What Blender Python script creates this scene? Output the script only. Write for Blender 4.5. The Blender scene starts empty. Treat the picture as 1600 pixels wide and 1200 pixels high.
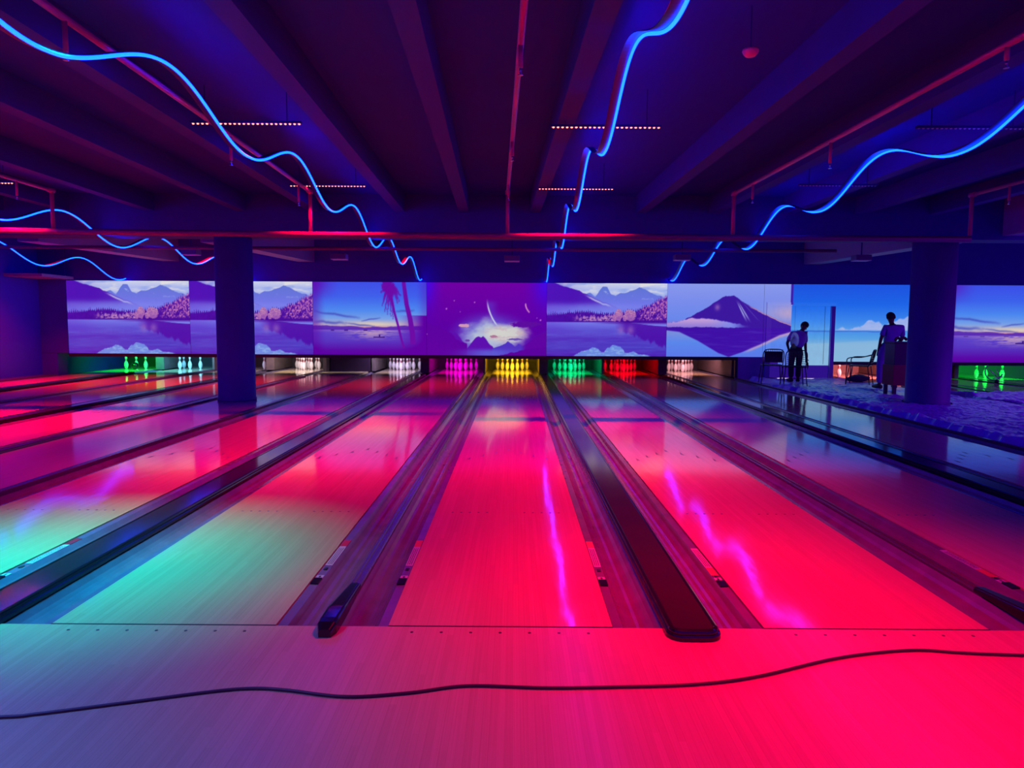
import bpy, bmesh, math, random
import numpy as np
from mathutils import Vector, Matrix

# ---------------------------------------------------------------- camera
CAMH = 1.417
PITCH, ROLL, YAW = math.radians(4.81), 0.0055, 0.003
scn = bpy.context.scene
col = scn.collection
cd = bpy.data.cameras.new('camera')
cam = bpy.data.objects.new('camera', cd)
col.objects.link(cam)
cd.sensor_fit = 'HORIZONTAL'
cd.sensor_width = 36.0
cd.lens = 1118.0 / 1600.0 * 36.0
cd.clip_start = 0.05
cd.clip_end = 200
cam.matrix_world = (Matrix.Translation((0, 0, CAMH)) @ Matrix.Rotation(YAW, 4, 'Z')
                    @ Matrix.Rotation(math.pi / 2 - PITCH, 4, 'X') @ Matrix.Rotation(ROLL, 4, 'Z'))
scn.camera = cam

# ---------------------------------------------------------------- world, exposure
w = bpy.data.worlds.new('world')
scn.world = w
w.use_nodes = True
bg = w.node_tree.nodes['Background']
bg.inputs[0].default_value = (0.12, 0.004, 0.85, 1)
bg.inputs[1].default_value = 0.8
scn.view_settings.view_transform = 'Standard'
scn.view_settings.look = 'None'
scn.view_settings.exposure = 0.0
scn.view_settings.gamma = 1.0
scn.view_settings.use_curve_mapping = False

RED = (1.0, 0.0, 0.014)
CYAN = (0.0, 0.80, 1.0)

def area(name, loc, color, power, sx, sy, spread=180, rot=(0, 0, 0)):
    l = bpy.data.lights.new(name, 'AREA')
    l.shape = 'RECTANGLE'
    l.size, l.size_y = sx, sy
    l.color = color
    l.energy = power
    l.spread = math.radians(spread)
    o = bpy.data.objects.new(name, l)
    o.location = loc
    o.rotation_euler = rot
    col.objects.link(o)
    return o

# added fill for the venue's unseen lights: violet behind, blue at front left
area('fill_wash', (0, -3.0, 3.0), (0.30, 0.02, 1.0), 16, 9.0, 2.5)
area('fill_wash_left', (-3.0, 1.6, 3.3), (0.08, 0.17, 1.0), 80, 1.2, 0.3, 95)

area('violet_fill_right', (13.0, 10.5, 3.3), (0.34, 0.02, 1.0), 330, 3.0, 1.0)  # unseen violet fill, added to brighten the sheet and right side
area('violet_fill_left', (-9.5, 5.0, 3.3), (0.42, 0.0, 1.0), 160, 2.0, 1.0)  # unseen violet fill, added for the left lanes and floor strip

# ---------------------------------------------------------------- materials
def new_mat(name):
    m = bpy.data.materials.new(name)
    m.use_nodes = True
    return m, m.node_tree.nodes, m.node_tree.links, m.node_tree.nodes['Principled BSDF']

def mat(name, color, rough=0.5, metal=0.0, noise=0.0, nscale=8.0, spec=0.5, bump=0.0):
    m, n, l, b = new_mat(name)
    b.inputs['Base Color'].default_value = (*color, 1)
    b.inputs['Roughness'].default_value = rough
    b.inputs['Metallic'].default_value = metal
    b.inputs['Specular IOR Level'].default_value = spec
    if noise or bump:
        tc = n.new('ShaderNodeTexCoord')
        nz = n.new('ShaderNodeTexNoise')
        nz.inputs['Scale'].default_value = nscale
        nz.inputs['Detail'].default_value = 4
        l.new(tc.outputs['Object'], nz.inputs['Vector'])
        if noise:
            mx = n.new('ShaderNodeMix'); mx.data_type = 'RGBA'
            mx.inputs['A'].default_value = (*[c * (1 - noise) for c in color], 1)
            mx.inputs['B'].default_value = (*[min(1, c * (1 + noise)) for c in color], 1)
            l.new(nz.outputs['Fac'], mx.inputs['Factor'])
            l.new(mx.outputs['Result'], b.inputs['Base Color'])
        if bump:
            bp = n.new('ShaderNodeBump')
            bp.inputs['Strength'].default_value = bump
            bp.inputs['Distance'].default_value = 0.01
            l.new(nz.outputs['Fac'], bp.inputs['Height'])
            l.new(bp.outputs['Normal'], b.inputs['Normal'])
    return m

def emis(name, color, strength):
    m, n, l, b = new_mat(name)
    b.inputs['Base Color'].default_value = (0.02, 0.02, 0.02, 1)
    b.inputs['Emission Color'].default_value = (*color, 1)
    b.inputs['Emission Strength'].default_value = strength
    return m

def board_mat(name, rough, c0=(0.66, 0.54, 0.29), c1=(0.46, 0.36, 0.18), bump=0.012, spec=0.5, streak=0.5):
    """narrow maple boards running along Y"""
    m, n, l, b = new_mat(name)
    geo = n.new('ShaderNodeNewGeometry')
    sep = n.new('ShaderNodeSeparateXYZ'); l.new(geo.outputs['Position'], sep.inputs[0])
    def math_(op, a, bb=None):
        q = n.new('ShaderNodeMath'); q.operation = op
        for i, v in enumerate((a, bb)):
            if v is None: continue
            if isinstance(v, (int, float)): q.inputs[i].default_value = v
            else: l.new(v, q.inputs[i])
        return q.outputs[0]
    xs = math_('DIVIDE', sep.outputs['X'], 0.0270)
    fl = math_('FLOOR', xs)
    fr = math_('FRACT', xs)
    # each board broken into lengths
    wn0 = n.new('ShaderNodeTexWhiteNoise'); wn0.noise_dimensions = '1D'; l.new(fl, wn0.inputs['W'])
    ys = math_('ADD', math_('DIVIDE', sep.outputs['Y'], 1.3), math_('MULTIPLY', wn0.outputs['Value'], 7.0))
    yf = math_('FLOOR', ys)
    wn = n.new('ShaderNodeTexWhiteNoise'); wn.noise_dimensions = '2D'
    cv = n.new('ShaderNodeCombineXYZ'); l.new(fl, cv.inputs[0]); l.new(yf, cv.inputs[1])
    l.new(cv.outputs[0], wn.inputs['Vector'])
    # fine grain
    mp = n.new('ShaderNodeMapping'); mp.inputs['Scale'].default_value = (210, 1.3, 1)
    l.new(geo.outputs['Position'], mp.inputs['Vector'])
    nz = n.new('ShaderNodeTexNoise'); nz.inputs['Scale'].default_value = 1.0; nz.inputs['Detail'].default_value = 3
    l.new(mp.outputs[0], nz.inputs['Vector'])
    fac = math_('ADD', math_('MULTIPLY', wn.outputs['Value'], 0.24), math_('MULTIPLY', nz.outputs['Fac'], streak))
    cr = n.new('ShaderNodeMix'); cr.data_type = 'RGBA'; cr.clamp_factor = True
    cr.inputs['A'].default_value = (*c0, 1); cr.inputs['B'].default_value = (*c1, 1)
    l.new(fac, cr.inputs['Factor'])
    seam = math_('LESS_THAN', fr, 0.05)
    cr2 = n.new('ShaderNodeMix'); cr2.data_type = 'RGBA'
    cr2.inputs['B'].default_value = (*[c * 0.55 for c in c1], 1)
    l.new(cr.outputs['Result'], cr2.inputs['A']); l.new(math_('MULTIPLY', seam, 0.28), cr2.inputs['Factor'])
    l.new(cr2.outputs['Result'], b.inputs['Base Color'])
    b.inputs['Roughness'].default_value = rough
    b.inputs['Specular IOR Level'].default_value = spec
    # gentle waviness of the finish
    nz2 = n.new('ShaderNodeTexNoise'); nz2.inputs['Scale'].default_value = 1.0; nz2.inputs['Detail'].default_value = 2
    mp2 = n.new('ShaderNodeMapping'); mp2.inputs['Scale'].default_value = (14, 3, 1)
    l.new(geo.outputs['Position'], mp2.inputs['Vector']); l.new(mp2.outputs[0], nz2.inputs['Vector'])
    bp = n.new('ShaderNodeBump'); bp.inputs['Strength'].default_value = 1.0; bp.inputs['Distance'].default_value = bump * 0.02
    l.new(nz2.outputs['Fac'], bp.inputs['Height'])
    l.new(bp.outputs['Normal'], b.inputs['Normal'])
    return m

M = {}
M['lane'] = board_mat('lane_boards', 0.085, bump=0.03, streak=0.75)
M['approach'] = board_mat('approach_boards', 0.26, streak=0.85)
M['strip'] = board_mat('synthetic_floor', 0.10, c0=(0.52, 0.42, 0.40), c1=(0.42, 0.33, 0.32), bump=0.03)
M['gutter'] = mat('gutter_plastic', (0.15, 0.12, 0.19), 0.20, noise=0.35, nscale=6)
M['shelf'] = mat('gutter_shelf', (0.16, 0.13, 0.15), 0.30)
M['cover'] = mat('cover_laminate', (0.035, 0.020, 0.026), 0.10, noise=0.3, nscale=3)
M['ridge'] = mat('divider_metal', (0.12, 0.10, 0.13), 0.22, metal=0.4)
M['black'] = mat('black_plastic', (0.012, 0.010, 0.012), 0.12)
M['black_matt'] = mat('black_matt', (0.015, 0.012, 0.015), 0.5)
M['white_print'] = mat('white_print', (0.5, 0.5, 0.52), 0.4)
M['red_print'] = mat('red_print', (0.55, 0.02, 0.04), 0.4)
M['dark_mark'] = mat('dark_inlay', (0.05, 0.03, 0.02), 0.3)
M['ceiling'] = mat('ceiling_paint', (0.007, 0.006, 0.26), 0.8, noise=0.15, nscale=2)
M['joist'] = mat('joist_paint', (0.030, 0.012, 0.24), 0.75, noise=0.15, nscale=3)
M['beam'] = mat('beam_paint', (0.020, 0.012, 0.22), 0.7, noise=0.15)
M['pipe'] = mat('red_pipe', (0.50, 0.015, 0.16), 0.45)
M['brass'] = mat('sprinkler_metal', (0.55, 0.4, 0.5), 0.25, metal=0.8)
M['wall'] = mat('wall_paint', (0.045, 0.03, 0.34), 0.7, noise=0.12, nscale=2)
M['wall_low'] = mat('wall_paint_purple', (0.35, 0.22, 0.55), 0.6, noise=0.1, nscale=2)
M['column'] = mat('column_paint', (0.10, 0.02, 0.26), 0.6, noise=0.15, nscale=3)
M['ribbon'] = mat('ribbon_sheet', (0.02, 0.018, 0.02), 0.3)
M['neon'] = emis('neon_blue', (0.0006, 0.0165, 1.0), 30.0)
M['led_red'] = emis('diode_red', (1.0, 0.20, 0.15), 4.5)
M['led_off'] = mat('diode_off', (0.5, 0.5, 0.6), 0.4)
M['housing'] = mat('fixture_housing', (0.008, 0.006, 0.16), 0.6)
M['floor'] = mat('concrete', (0.10, 0.09, 0.11), 0.6, noise=0.3, nscale=3)
M['sill'] = mat('sill_wood', (0.62, 0.52, 0.30), 0.35, noise=0.15, nscale=20)
M['deck'] = mat('pin_deck', (0.55, 0.45, 0.36), 0.10, noise=0.1, nscale=10)
M['panel_dark'] = mat('panel_dark', (0.03, 0.012, 0.04), 0.5)
M['kick'] = mat('kickback_panel', (0.13, 0.10, 0.10), 0.5, noise=0.35, nscale=7)
M['curtain'] = mat('pit_curtain', (0.035, 0.03, 0.035), 0.7, noise=0.3, nscale=12)
M['pin_white'] = mat('pin_white', (0.85, 0.84, 0.82), 0.22)
M['pin_stripe'] = mat('pin_stripe', (0.35, 0.02, 0.03), 0.3)
M['projector'] = mat('projector_case', (0.16, 0.15, 0.20), 0.45)
M['projector_lit'] = mat('projector_lit', (0.55, 0.55, 0.60), 0.5)
M['duct'] = mat('grey_beam', (0.30, 0.28, 0.36), 0.6, noise=0.1)
M['sheet'] = mat('plastic_sheet', (0.36, 0.15, 0.75), 0.28, noise=0.25, nscale=2.5)
M['cable'] = mat('cable_rubber', (0.045, 0.012, 0.018), 0.45)
M['skin'] = mat('skin_brown', (0.10, 0.045, 0.03), 0.55)
M['hair'] = mat('hair_black', (0.008, 0.006, 0.008), 0.7)
M['shirt'] = mat('shirt_cloth', (0.40, 0.36, 0.62), 0.8, noise=0.2, nscale=9)
M['trouser_dark'] = mat('trouser_dark', (0.022, 0.016, 0.03), 0.8)
M['trouser_blue'] = mat('trouser_violet', (0.20, 0.16, 0.42), 0.8, noise=0.2, nscale=9)
M['shoe'] = mat('shoe_dark', (0.02, 0.015, 0.02), 0.6)
M['chair_metal'] = mat('chair_metal', (0.02, 0.012, 0.03), 0.35, metal=0.3)
M['cab_top'] = mat('cabinet_red_dim', (0.04, 0.008, 0.05), 0.35)  # darker copy of the red: the light gradient put into colour
M['cab_red'] = mat('cabinet_red', (0.22, 0.012, 0.03), 0.35)
M['door_frame'] = mat('door_frame_paint', (0.30, 0.24, 0.60), 0.5)
M['gap_light'] = emis('door_gap_glow', (0.9, 0.75, 1.0), 1.0)  # glow standing for the next room's light under the door

# ---------------------------------------------------------------- mesh helpers
class MB:
    def __init__(s): s.v, s.f, s.m = [], [], []
    def add(s, vs, fs, mi=0):
        k = len(s.v); s.v += [tuple(p) for p in vs]
        for f in fs: s.f.append([k + i for i in f]); s.m.append(mi)
    def box(s, x0, x1, y0, y1, z0, z1, mi=0):
        s.add([(x0,y0,z0),(x1,y0,z0),(x1,y1,z0),(x0,y1,z0),(x0,y0,z1),(x1,y0,z1),(x1,y1,z1),(x0,y1,z1)],
              [(0,3,2,1),(4,5,6,7),(0,1,5,4),(1,2,6,5),(2,3,7,6),(3,0,4,7)], mi)
    def tube(s, pts, r, seg=8, mi=0, cap=True):
        pts = [Vector(p) for p in pts]; n = len(pts)
        rs = r if isinstance(r, (list, tuple)) else [r] * n
        rings = []; prev = None
        for i, p in enumerate(pts):
            d = (pts[min(i+1, n-1)] - pts[max(i-1, 0)]).normalized()
            if prev is None:
                a = d.orthogonal().normalized()
            else:
                a = (prev - d * prev.dot(d)); a = a.normalized() if a.length > 1e-6 else d.orthogonal().normalized()
            prev = a; b = d.cross(a)
            rings.append([p + (a * math.cos(2*math.pi*k/seg) + b * math.sin(2*math.pi*k/seg)) * rs[i] for k in range(seg)])
        vs = [q for rg in rings for q in rg]; fs = []
        for i in range(n-1):
            for k in range(seg):
                fs.append((i*seg+k, i*seg+(k+1)%seg, (i+1)*seg+(k+1)%seg, (i+1)*seg+k))
        if cap:
            fs.append(tuple(reversed(range(seg)))); fs.append(tuple((n-1)*seg+k for k in range(seg)))
        s.add(vs, fs, mi)
    def lathe(s, prof, cx=0, cy=0, seg=20, mis=None, cz=0):
        vs, fs = [], []
        for r, z in prof:
            for k in range(seg):
                a = 2*math.pi*k/seg; vs.append((cx + r*math.cos(a), cy + r*math.sin(a), cz + z))
        k0 = len(s.v); s.v += vs
        for i in range(len(prof)-1):
            for k in range(seg):
                s.f.append([k0+i*seg+k, k0+i*seg+(k+1)%seg, k0+(i+1)*seg+(k+1)%seg, k0+(i+1)*seg+k])
                s.m.append(mis[i] if mis else 0)
        s.f.append([k0+k for k in reversed(range(seg))]); s.m.append(0)
        n = len(prof)-1
        s.f.append([k0+n*seg+k for k in range(seg)]); s.m.append(mis[-1] if mis else 0)
    def extrude_y(s, prof, y0, y1, mi=0, closed=False, segs=1):
        """profile of (x,z) points run along Y"""
        n = len(prof); vs, fs = [], []
        for j in range(segs+1):
            y = y0 + (y1-y0)*j/segs
            vs += [(x, y, z) for x, z in prof]
        m_ = n if closed else n-1
        for j in range(segs):
            for i in range(m_):
                a, b = i, (i+1) % n
                fs.append((j*n+a, (j+1)*n+a, (j+1)*n+b, j*n+b))
        if closed:
            fs.append(tuple(range(n))); fs.append(tuple(segs*n+i for i in reversed(range(n))))
        s.add(vs, fs, mi)
    def build(s, name, mats, parent=None, smooth=False, bevel=0.0):
        me = bpy.data.meshes.new(name)
        me.from_pydata(s.v, [], s.f)
        mats = mats if isinstance(mats, (list, tuple)) else [mats]
        for m in mats: me.materials.append(m)
        me.polygons.foreach_set('material_index', s.m)
        if smooth: me.polygons.foreach_set('use_smooth', [True]*len(s.f))
        me.update()
        o = bpy.data.objects.new(name, me)
        col.objects.link(o)
        if parent: o.parent = parent
        if bevel:
            b = o.modifiers.new('bevel', 'BEVEL'); b.width = bevel; b.segments = 3; b.limit_method = 'ANGLE'
        if smooth and not bevel:
            pass
        return o

def tag(o, label=None, cat=None, group=None, kind=None):
    if label: o['label'] = label
    if cat: o['category'] = cat
    if group: o['group'] = group
    if kind: o['kind'] = kind
    return o
def empty(name, loc=(0,0,0), rz=0, **kw):
    o = bpy.data.objects.new(name, None); o.location = loc; o.rotation_euler = (0,0,rz)
    o.empty_display_size = 0.1
    col.objects.link(o); return tag(o, **kw)
def boxobj(name, m, dims, parent=None, bevel=0.0, **kw):
    b = MB(); b.box(*dims); return tag(b.build(name, m, parent, bevel=bevel), **kw)

# ---------------------------------------------------------------- the setting
MAINY, WINGY = 18.9, 18.9
FOUL = 3.25
LEFTX, RIGHTX = -12.5, 18.0
boxobj('floor', M['floor'], (LEFTX, RIGHTX, -4, 24, -0.30, -0.14), kind='structure')
boxobj('floor_approach', M['approach'], (LEFTX, RIGHTX, -4, FOUL - 0.004, -0.13, 0.0), kind='structure')
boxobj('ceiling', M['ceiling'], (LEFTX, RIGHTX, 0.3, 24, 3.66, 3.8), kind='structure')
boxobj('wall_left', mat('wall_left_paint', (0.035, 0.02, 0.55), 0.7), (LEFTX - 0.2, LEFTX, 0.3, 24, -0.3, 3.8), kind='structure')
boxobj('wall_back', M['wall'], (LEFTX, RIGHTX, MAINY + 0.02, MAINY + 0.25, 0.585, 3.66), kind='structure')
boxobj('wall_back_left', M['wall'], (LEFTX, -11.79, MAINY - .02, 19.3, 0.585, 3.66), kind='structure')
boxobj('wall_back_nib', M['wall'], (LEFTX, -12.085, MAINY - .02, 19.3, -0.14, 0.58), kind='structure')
boxobj('wall_back_low', M['wall_low'], (5.90, 8.34, MAINY + 0.02, MAINY + 0.25, -0.14, 0.585), kind='structure')

# cross beam, joists
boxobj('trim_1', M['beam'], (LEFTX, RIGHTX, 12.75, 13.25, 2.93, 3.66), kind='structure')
def jx(x10, y): return x10 + 0.025 * (10.0 - y)
for i, x in enumerate([-11.4, -10.2, -9.0, -7.85, -6.35, -4.75, -3.45, -1.95, -0.83, 0.42, 2.27, 3.55, 4.85, 6.1, 7.4, 8.9, 10.3]):
    b = MB(); y0, y1 = 0.3, 12.75
    xa, xb, h = jx(x, y0), jx(x, y1), 0.085
    b.add([(xa-h,y0,3.36),(xa+h,y0,3.36),(xb+h,y1,3.36),(xb-h,y1,3.36),(xa-h,y0,3.66),(xa+h,y0,3.66),(xb+h,y1,3.66),(xb-h,y1,3.66)],
          [(0,3,2,1),(4,5,6,7),(0,1,5,4),(1,2,6,5),(2,3,7,6),(3,0,4,7)])
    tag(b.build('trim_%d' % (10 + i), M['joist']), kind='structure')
# beams of the far bay, the light on them put into the paler grey
for i, (xa, ya, xb, yb, wd) in enumerate([(-6.05, 14.4, -5.45, 18.9, 0.42), (-9.7, 14.4, -9.0, 18.9, 0.42), (8.35, 13.9, 7.75, 18.9, 0.42), (9.2, 8.0, 8.75, 12.74, 0.42)]):
    b = MB(); z0, z1 = 3.0, 3.66
    b.add([(xa-wd/2,ya,z0),(xa+wd/2,ya,z0),(xb+wd/2,yb,z0),(xb-wd/2,yb,z0),(xa-wd/2,ya,z1),(xa+wd/2,ya,z1),(xb+wd/2,yb,z1),(xb-wd/2,yb,z1)],
          [(0,3,2,1),(4,5,6,7),(0,1,5,4),(1,2,6,5),(2,3,7,6),(3,0,4,7)])
    tag(b.build('trim_%d' % (40 + i), M['duct']), kind='structure')
boxobj('trim_50', M['duct'], (LEFTX, -11.55, 17.6, 18.86, 2.51, 2.58), kind='structure')

# columns
for nm, x, y, r, lb in [('column', -5.06, 13.0, 0.325, 'round dark violet column standing between the lanes on the left'),
                        ('column', 7.56, 13.06, 0.365, 'round dark violet column on the plastic covered floor at right')]:
    b = MB(); b.lathe([(r + 0.012, 0.0), (r + 0.012, 0.05), (r, 0.055), (r, 2.93)], x, y, 48)
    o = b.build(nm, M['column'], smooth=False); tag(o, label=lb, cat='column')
    for p in o.data.polygons:
        if abs(p.normal.z) < 0.5: p.use_smooth = True

# ---------------------------------------------------------------- projected murals (colours computed here with violet room light included, stored per vertex)
rng = np.random.default_rng(5)
def H(c): return np.array([int(c[i:i+2], 16) / 255 for i in (0, 2, 4)])
def sm(a, b, x): t = np.clip((x - a) / (b - a), 0, 1); return t * t * (3 - 2 * t)
def lay(img, m, c): m = m[..., None]; return img * (1 - m) + (H(c) if isinstance(c, str) else c) * m
def n1(x, seed=0, octv=4, f=4.0):
    r = np.zeros_like(x); a = 1.0; t = 0
    for o in range(octv):
        g = np.random.default_rng(seed * 31 + o).random(4096)
        xx = x * f; i = np.floor(xx).astype(int); fr = xx - i; fr = fr * fr * (3 - 2 * fr)
        r += a * (g[i % 4096] * (1 - fr) + g[(i + 1) % 4096] * fr); t += a; a *= 0.55; f *= 2.1
    return r / t
def n2(x, y, seed=0, octv=4, f=4.0):
    r = np.zeros_like(x); a = 1.0; t = 0
    for o in range(octv):
        g = np.random.default_rng(seed * 17 + o).random((256, 256))
        xx, yy = x * f + 50, y * f + 50
        i, j = np.floor(xx).astype(int), np.floor(yy).astype(int)
        fx, fy = xx - i, yy - j; fx = fx*fx*(3-2*fx); fy = fy*fy*(3-2*fy)
        q = lambda a_, b_: g[a_ % 256, b_ % 256]
        r += a * ((q(i, j)*(1-fx) + q(i+1, j)*fx)*(1-fy) + (q(i, j+1)*(1-fx) + q(i+1, j+1)*fx)*fy)
        t += a; a *= 0.55; f *= 2.1
    return r / t
def grad(v, stops):
    out = np.zeros(v.shape + (3,))
    xs = [s[0] for s in stops]; cs = np.array([H(s[1]) for s in stops])
    for k in range(3): out[..., k] = np.interp(v, xs, cs[:, k])
    return out
def pl(u, pts): return np.interp(u, [p[0] for p in pts], [p[1] for p in pts])
E_ = 0.006

def lake(u, v):
    img = grad(v, [(0, '5a28c0'), (0.12, '5a4ccc'), (0.3, '5a3cc8'), (0.45, '7478ec'), (0.47, '7880f0'), (0.62, '5c48d0'), (0.72, '6c6ce8'), (0.85, '98aef0'), (1, 'd4d8ee')])
    cl = n2(u * 1.5, v * 3, 2, 4, 5); img = lay(img, sm(0.78, 0.95, v) * sm(0.40, 0.62, cl), 'e4e2e8')
    img = lay(img, sm(0.75, 0.95, v) * sm(0.55, 0.75, n2(u*1.5, v*3, 9, 3, 4)) * 0.8, '8ea6ec')
    far = pl(u, [(0, .8), (.3, .84), (.36, .87), (.40, .82), (.44, .90), (.46, .945), (.50, .94), (.53, .86), (.57, .83), (.62, .87), (.66, .86), (.71, .90), (.77, .955), (.82, .91), (.88, .87), (.94, .83), (1, .78)]) + (n1(u, 3, 4, 22) - .5) * .035
    mm = sm(-E_, E_, far - v)
    tex = n2(u * 2 + v, v * 3, 4, 4, 8)
    mcol = grad(v, [(0.55, '7a84f0'), (0.72, '7078ea'), (0.95, '6078d6')])
    img = img * (1 - mm[..., None]) + mcol * mm[..., None]
    img = lay(img, mm * sm(.62, .72, tex) * sm(.72, .85, v) * .55, 'b8c8f4')
    nr = pl(u, [(0, 1.02), (.07, 1.0), (.15, .95), (.28, .89), (.36, .82), (.44, .76), (.52, .71), (.6, .66), (.8, .62)]) + (n1(u, 7, 4, 30) - .5) * .02
    m2 = sm(-E_, E_, nr - v) * sm(.60, .76, v + (u * .0))
    img = lay(img, m2 * (1 - sm(.2, .75, u) * .6), '4a14b4')
    img = lay(img, sm(.0, .02, nr - v) * (1 - sm(.025, .045, nr - v)) * sm(.3, .38, u) * (1 - sm(.5, .56, u)) * .8, 'c8d4f6')
    fog = np.exp(-((v - .665) / .06) ** 2) * (.4 + .6 * n2(u, v, 11, 3, 5)); img = lay(img, fog * .75, '8088f0')
    # dark spruce band
    tr = pl(u, [(0, .60), (.15, .62), (.3, .65), (.45, .62), (.6, .62), (.75, .66), (.85, .73), (.95, .82), (1, .86)])
    spike = np.abs(((u * 58) % 1) - .5) * .09 * (.4 + 1.2 * n1(np.floor(u * 58) / 58, 5, 1, 97)) + (n1(u, 8, 3, 120) - .5) * .03
    m3 = sm(-E_, E_, tr - .05 + spike - v) * (v > .46)
    dc = lay(grad(v, [(.46, '4a0ca4'), (.62, '5418b0'), (.85, '8038c4')]), n2(u * 6, v * 2, 12, 3, 14), '3c0890')
    img = img * (1 - m3[..., None]) + dc * m3[..., None]
    # golden trees
    g = sm(.20, .30, u) * (1 - sm(.56, .6, u)); gt = .53 + .07 * n1(u, 21, 4, 34)
    gt = gt - np.abs(((u * 34) % 1) - .5) * .06
    img = lay(img, g * sm(-.008, .008, gt - v) * sm(.475, .49, v) * sm(.36, .58, n2(u * 3, v * 2, 22, 3, 20)) * .85, 'b07cc4')
    img = lay(img, g * sm(-.008, .008, gt - .02 - v) * sm(.48, .49, v) * sm(.5, .6, n2(u * 5, v * 4, 24, 3, 20)) * .6, 'd8a0c0')
    for cx, cy, rx, ry, seed in [(.60, .565, .034, .085, 1), (.695, .565, .050, .088, 2), (.655, .53, .022, .05, 3), (.565, .53, .02, .05, 4)]:
        d = ((u - cx) / rx) ** 2 + ((v - cy) / ry) ** 2 + (n2(u * 4, v * 4, 23 + seed, 4, 14) - .5) * 1.1
        tcol = grad(v - cy + .5, [(.42, '9858b4'), (.5, 'b878b4'), (.58, 'cc94b4')])
        k_ = (1 - sm(.7, 1.0, d)) * (v > .475); img = img * (1 - k_[..., None]) + tcol * k_[..., None]
        img = lay(img, k_ * sm(.48, .62, n2(u * 6, v * 5, 27, 3, 22)) * .5, '7c3cb0')
    rt = sm(.74, .80, u) * m3 * sm(.48, .52, v); rc = n2(u * 9, v * 3.0, 31, 4, 16)
    img = lay(img, rt * sm(.40, .60, rc) * .8, 'b060b8'); img = lay(img, rt * sm(.56, .70, rc) * .6, 'dc90b4')
    # shore line and water
    wat = sm(0, .008, .47 - v - .05 * sm(.6, 1., u))
    wc = grad(v, [(0, '4c1cb4'), (.12, '4c3cc4'), (.25, '5030c0'), (.36, '5c50d4'), (.47, '7c80ee')])
    wc = lay(wc, (n2(u * 1.2, v * 7, 41, 3, 7) - .35).clip(0, 1) * .5, '6a78e6')
    refl = sm(-.02, .02, v - (.40 - .62 * np.clip(u - .55, 0, 1) + (n1(u, 51, 3, 60) - .5) * .08)) * sm(.55, .68, u)
    wc = lay(wc, refl * .85, '4c0ca8')
    for cx in (.62, .70): wc = lay(wc, np.exp(-((u - cx) / .03) ** 2 - ((v - .36) / .06) ** 2) * .6, 'a070c4')
    sn = np.maximum.reduce([.13 - np.abs(u - .385) * .85, .15 - ((u - .57) / .10) ** 2 * .14, .06 - np.abs(u - .7) * .3]) + (n1(u, 61, 5, 26) - .5) * .06
    k_ = sm(-.008, .008, sn - v) * sm(.10, .30, u) * (1 - sm(.82, .9, u))
    wc = lay(wc, k_, '6c8ee6'); wc = lay(wc, k_ * sm(.45, .7, n2(u * 4, v * 6, 62, 3, 10)) * .6, '98c0f0')
    wc = lay(wc, np.exp(-((v - .30) / .035) ** 2) * (.3 + .5 * n1(u, 63, 4, 60)) * sm(.75, .6, u) * .35, '6c7ce8')
    img = img * (1 - wat[..., None]) + wc * wat[..., None]
    img = lay(img, np.exp(-((v - .455) / .012) ** 2) * sm(.35, .6, u) * .6, '501498')
    img = lay(img, (1 - sm(.0, .35, u)) * .25 * (v > .3), '5a10c4')
    return img

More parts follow.
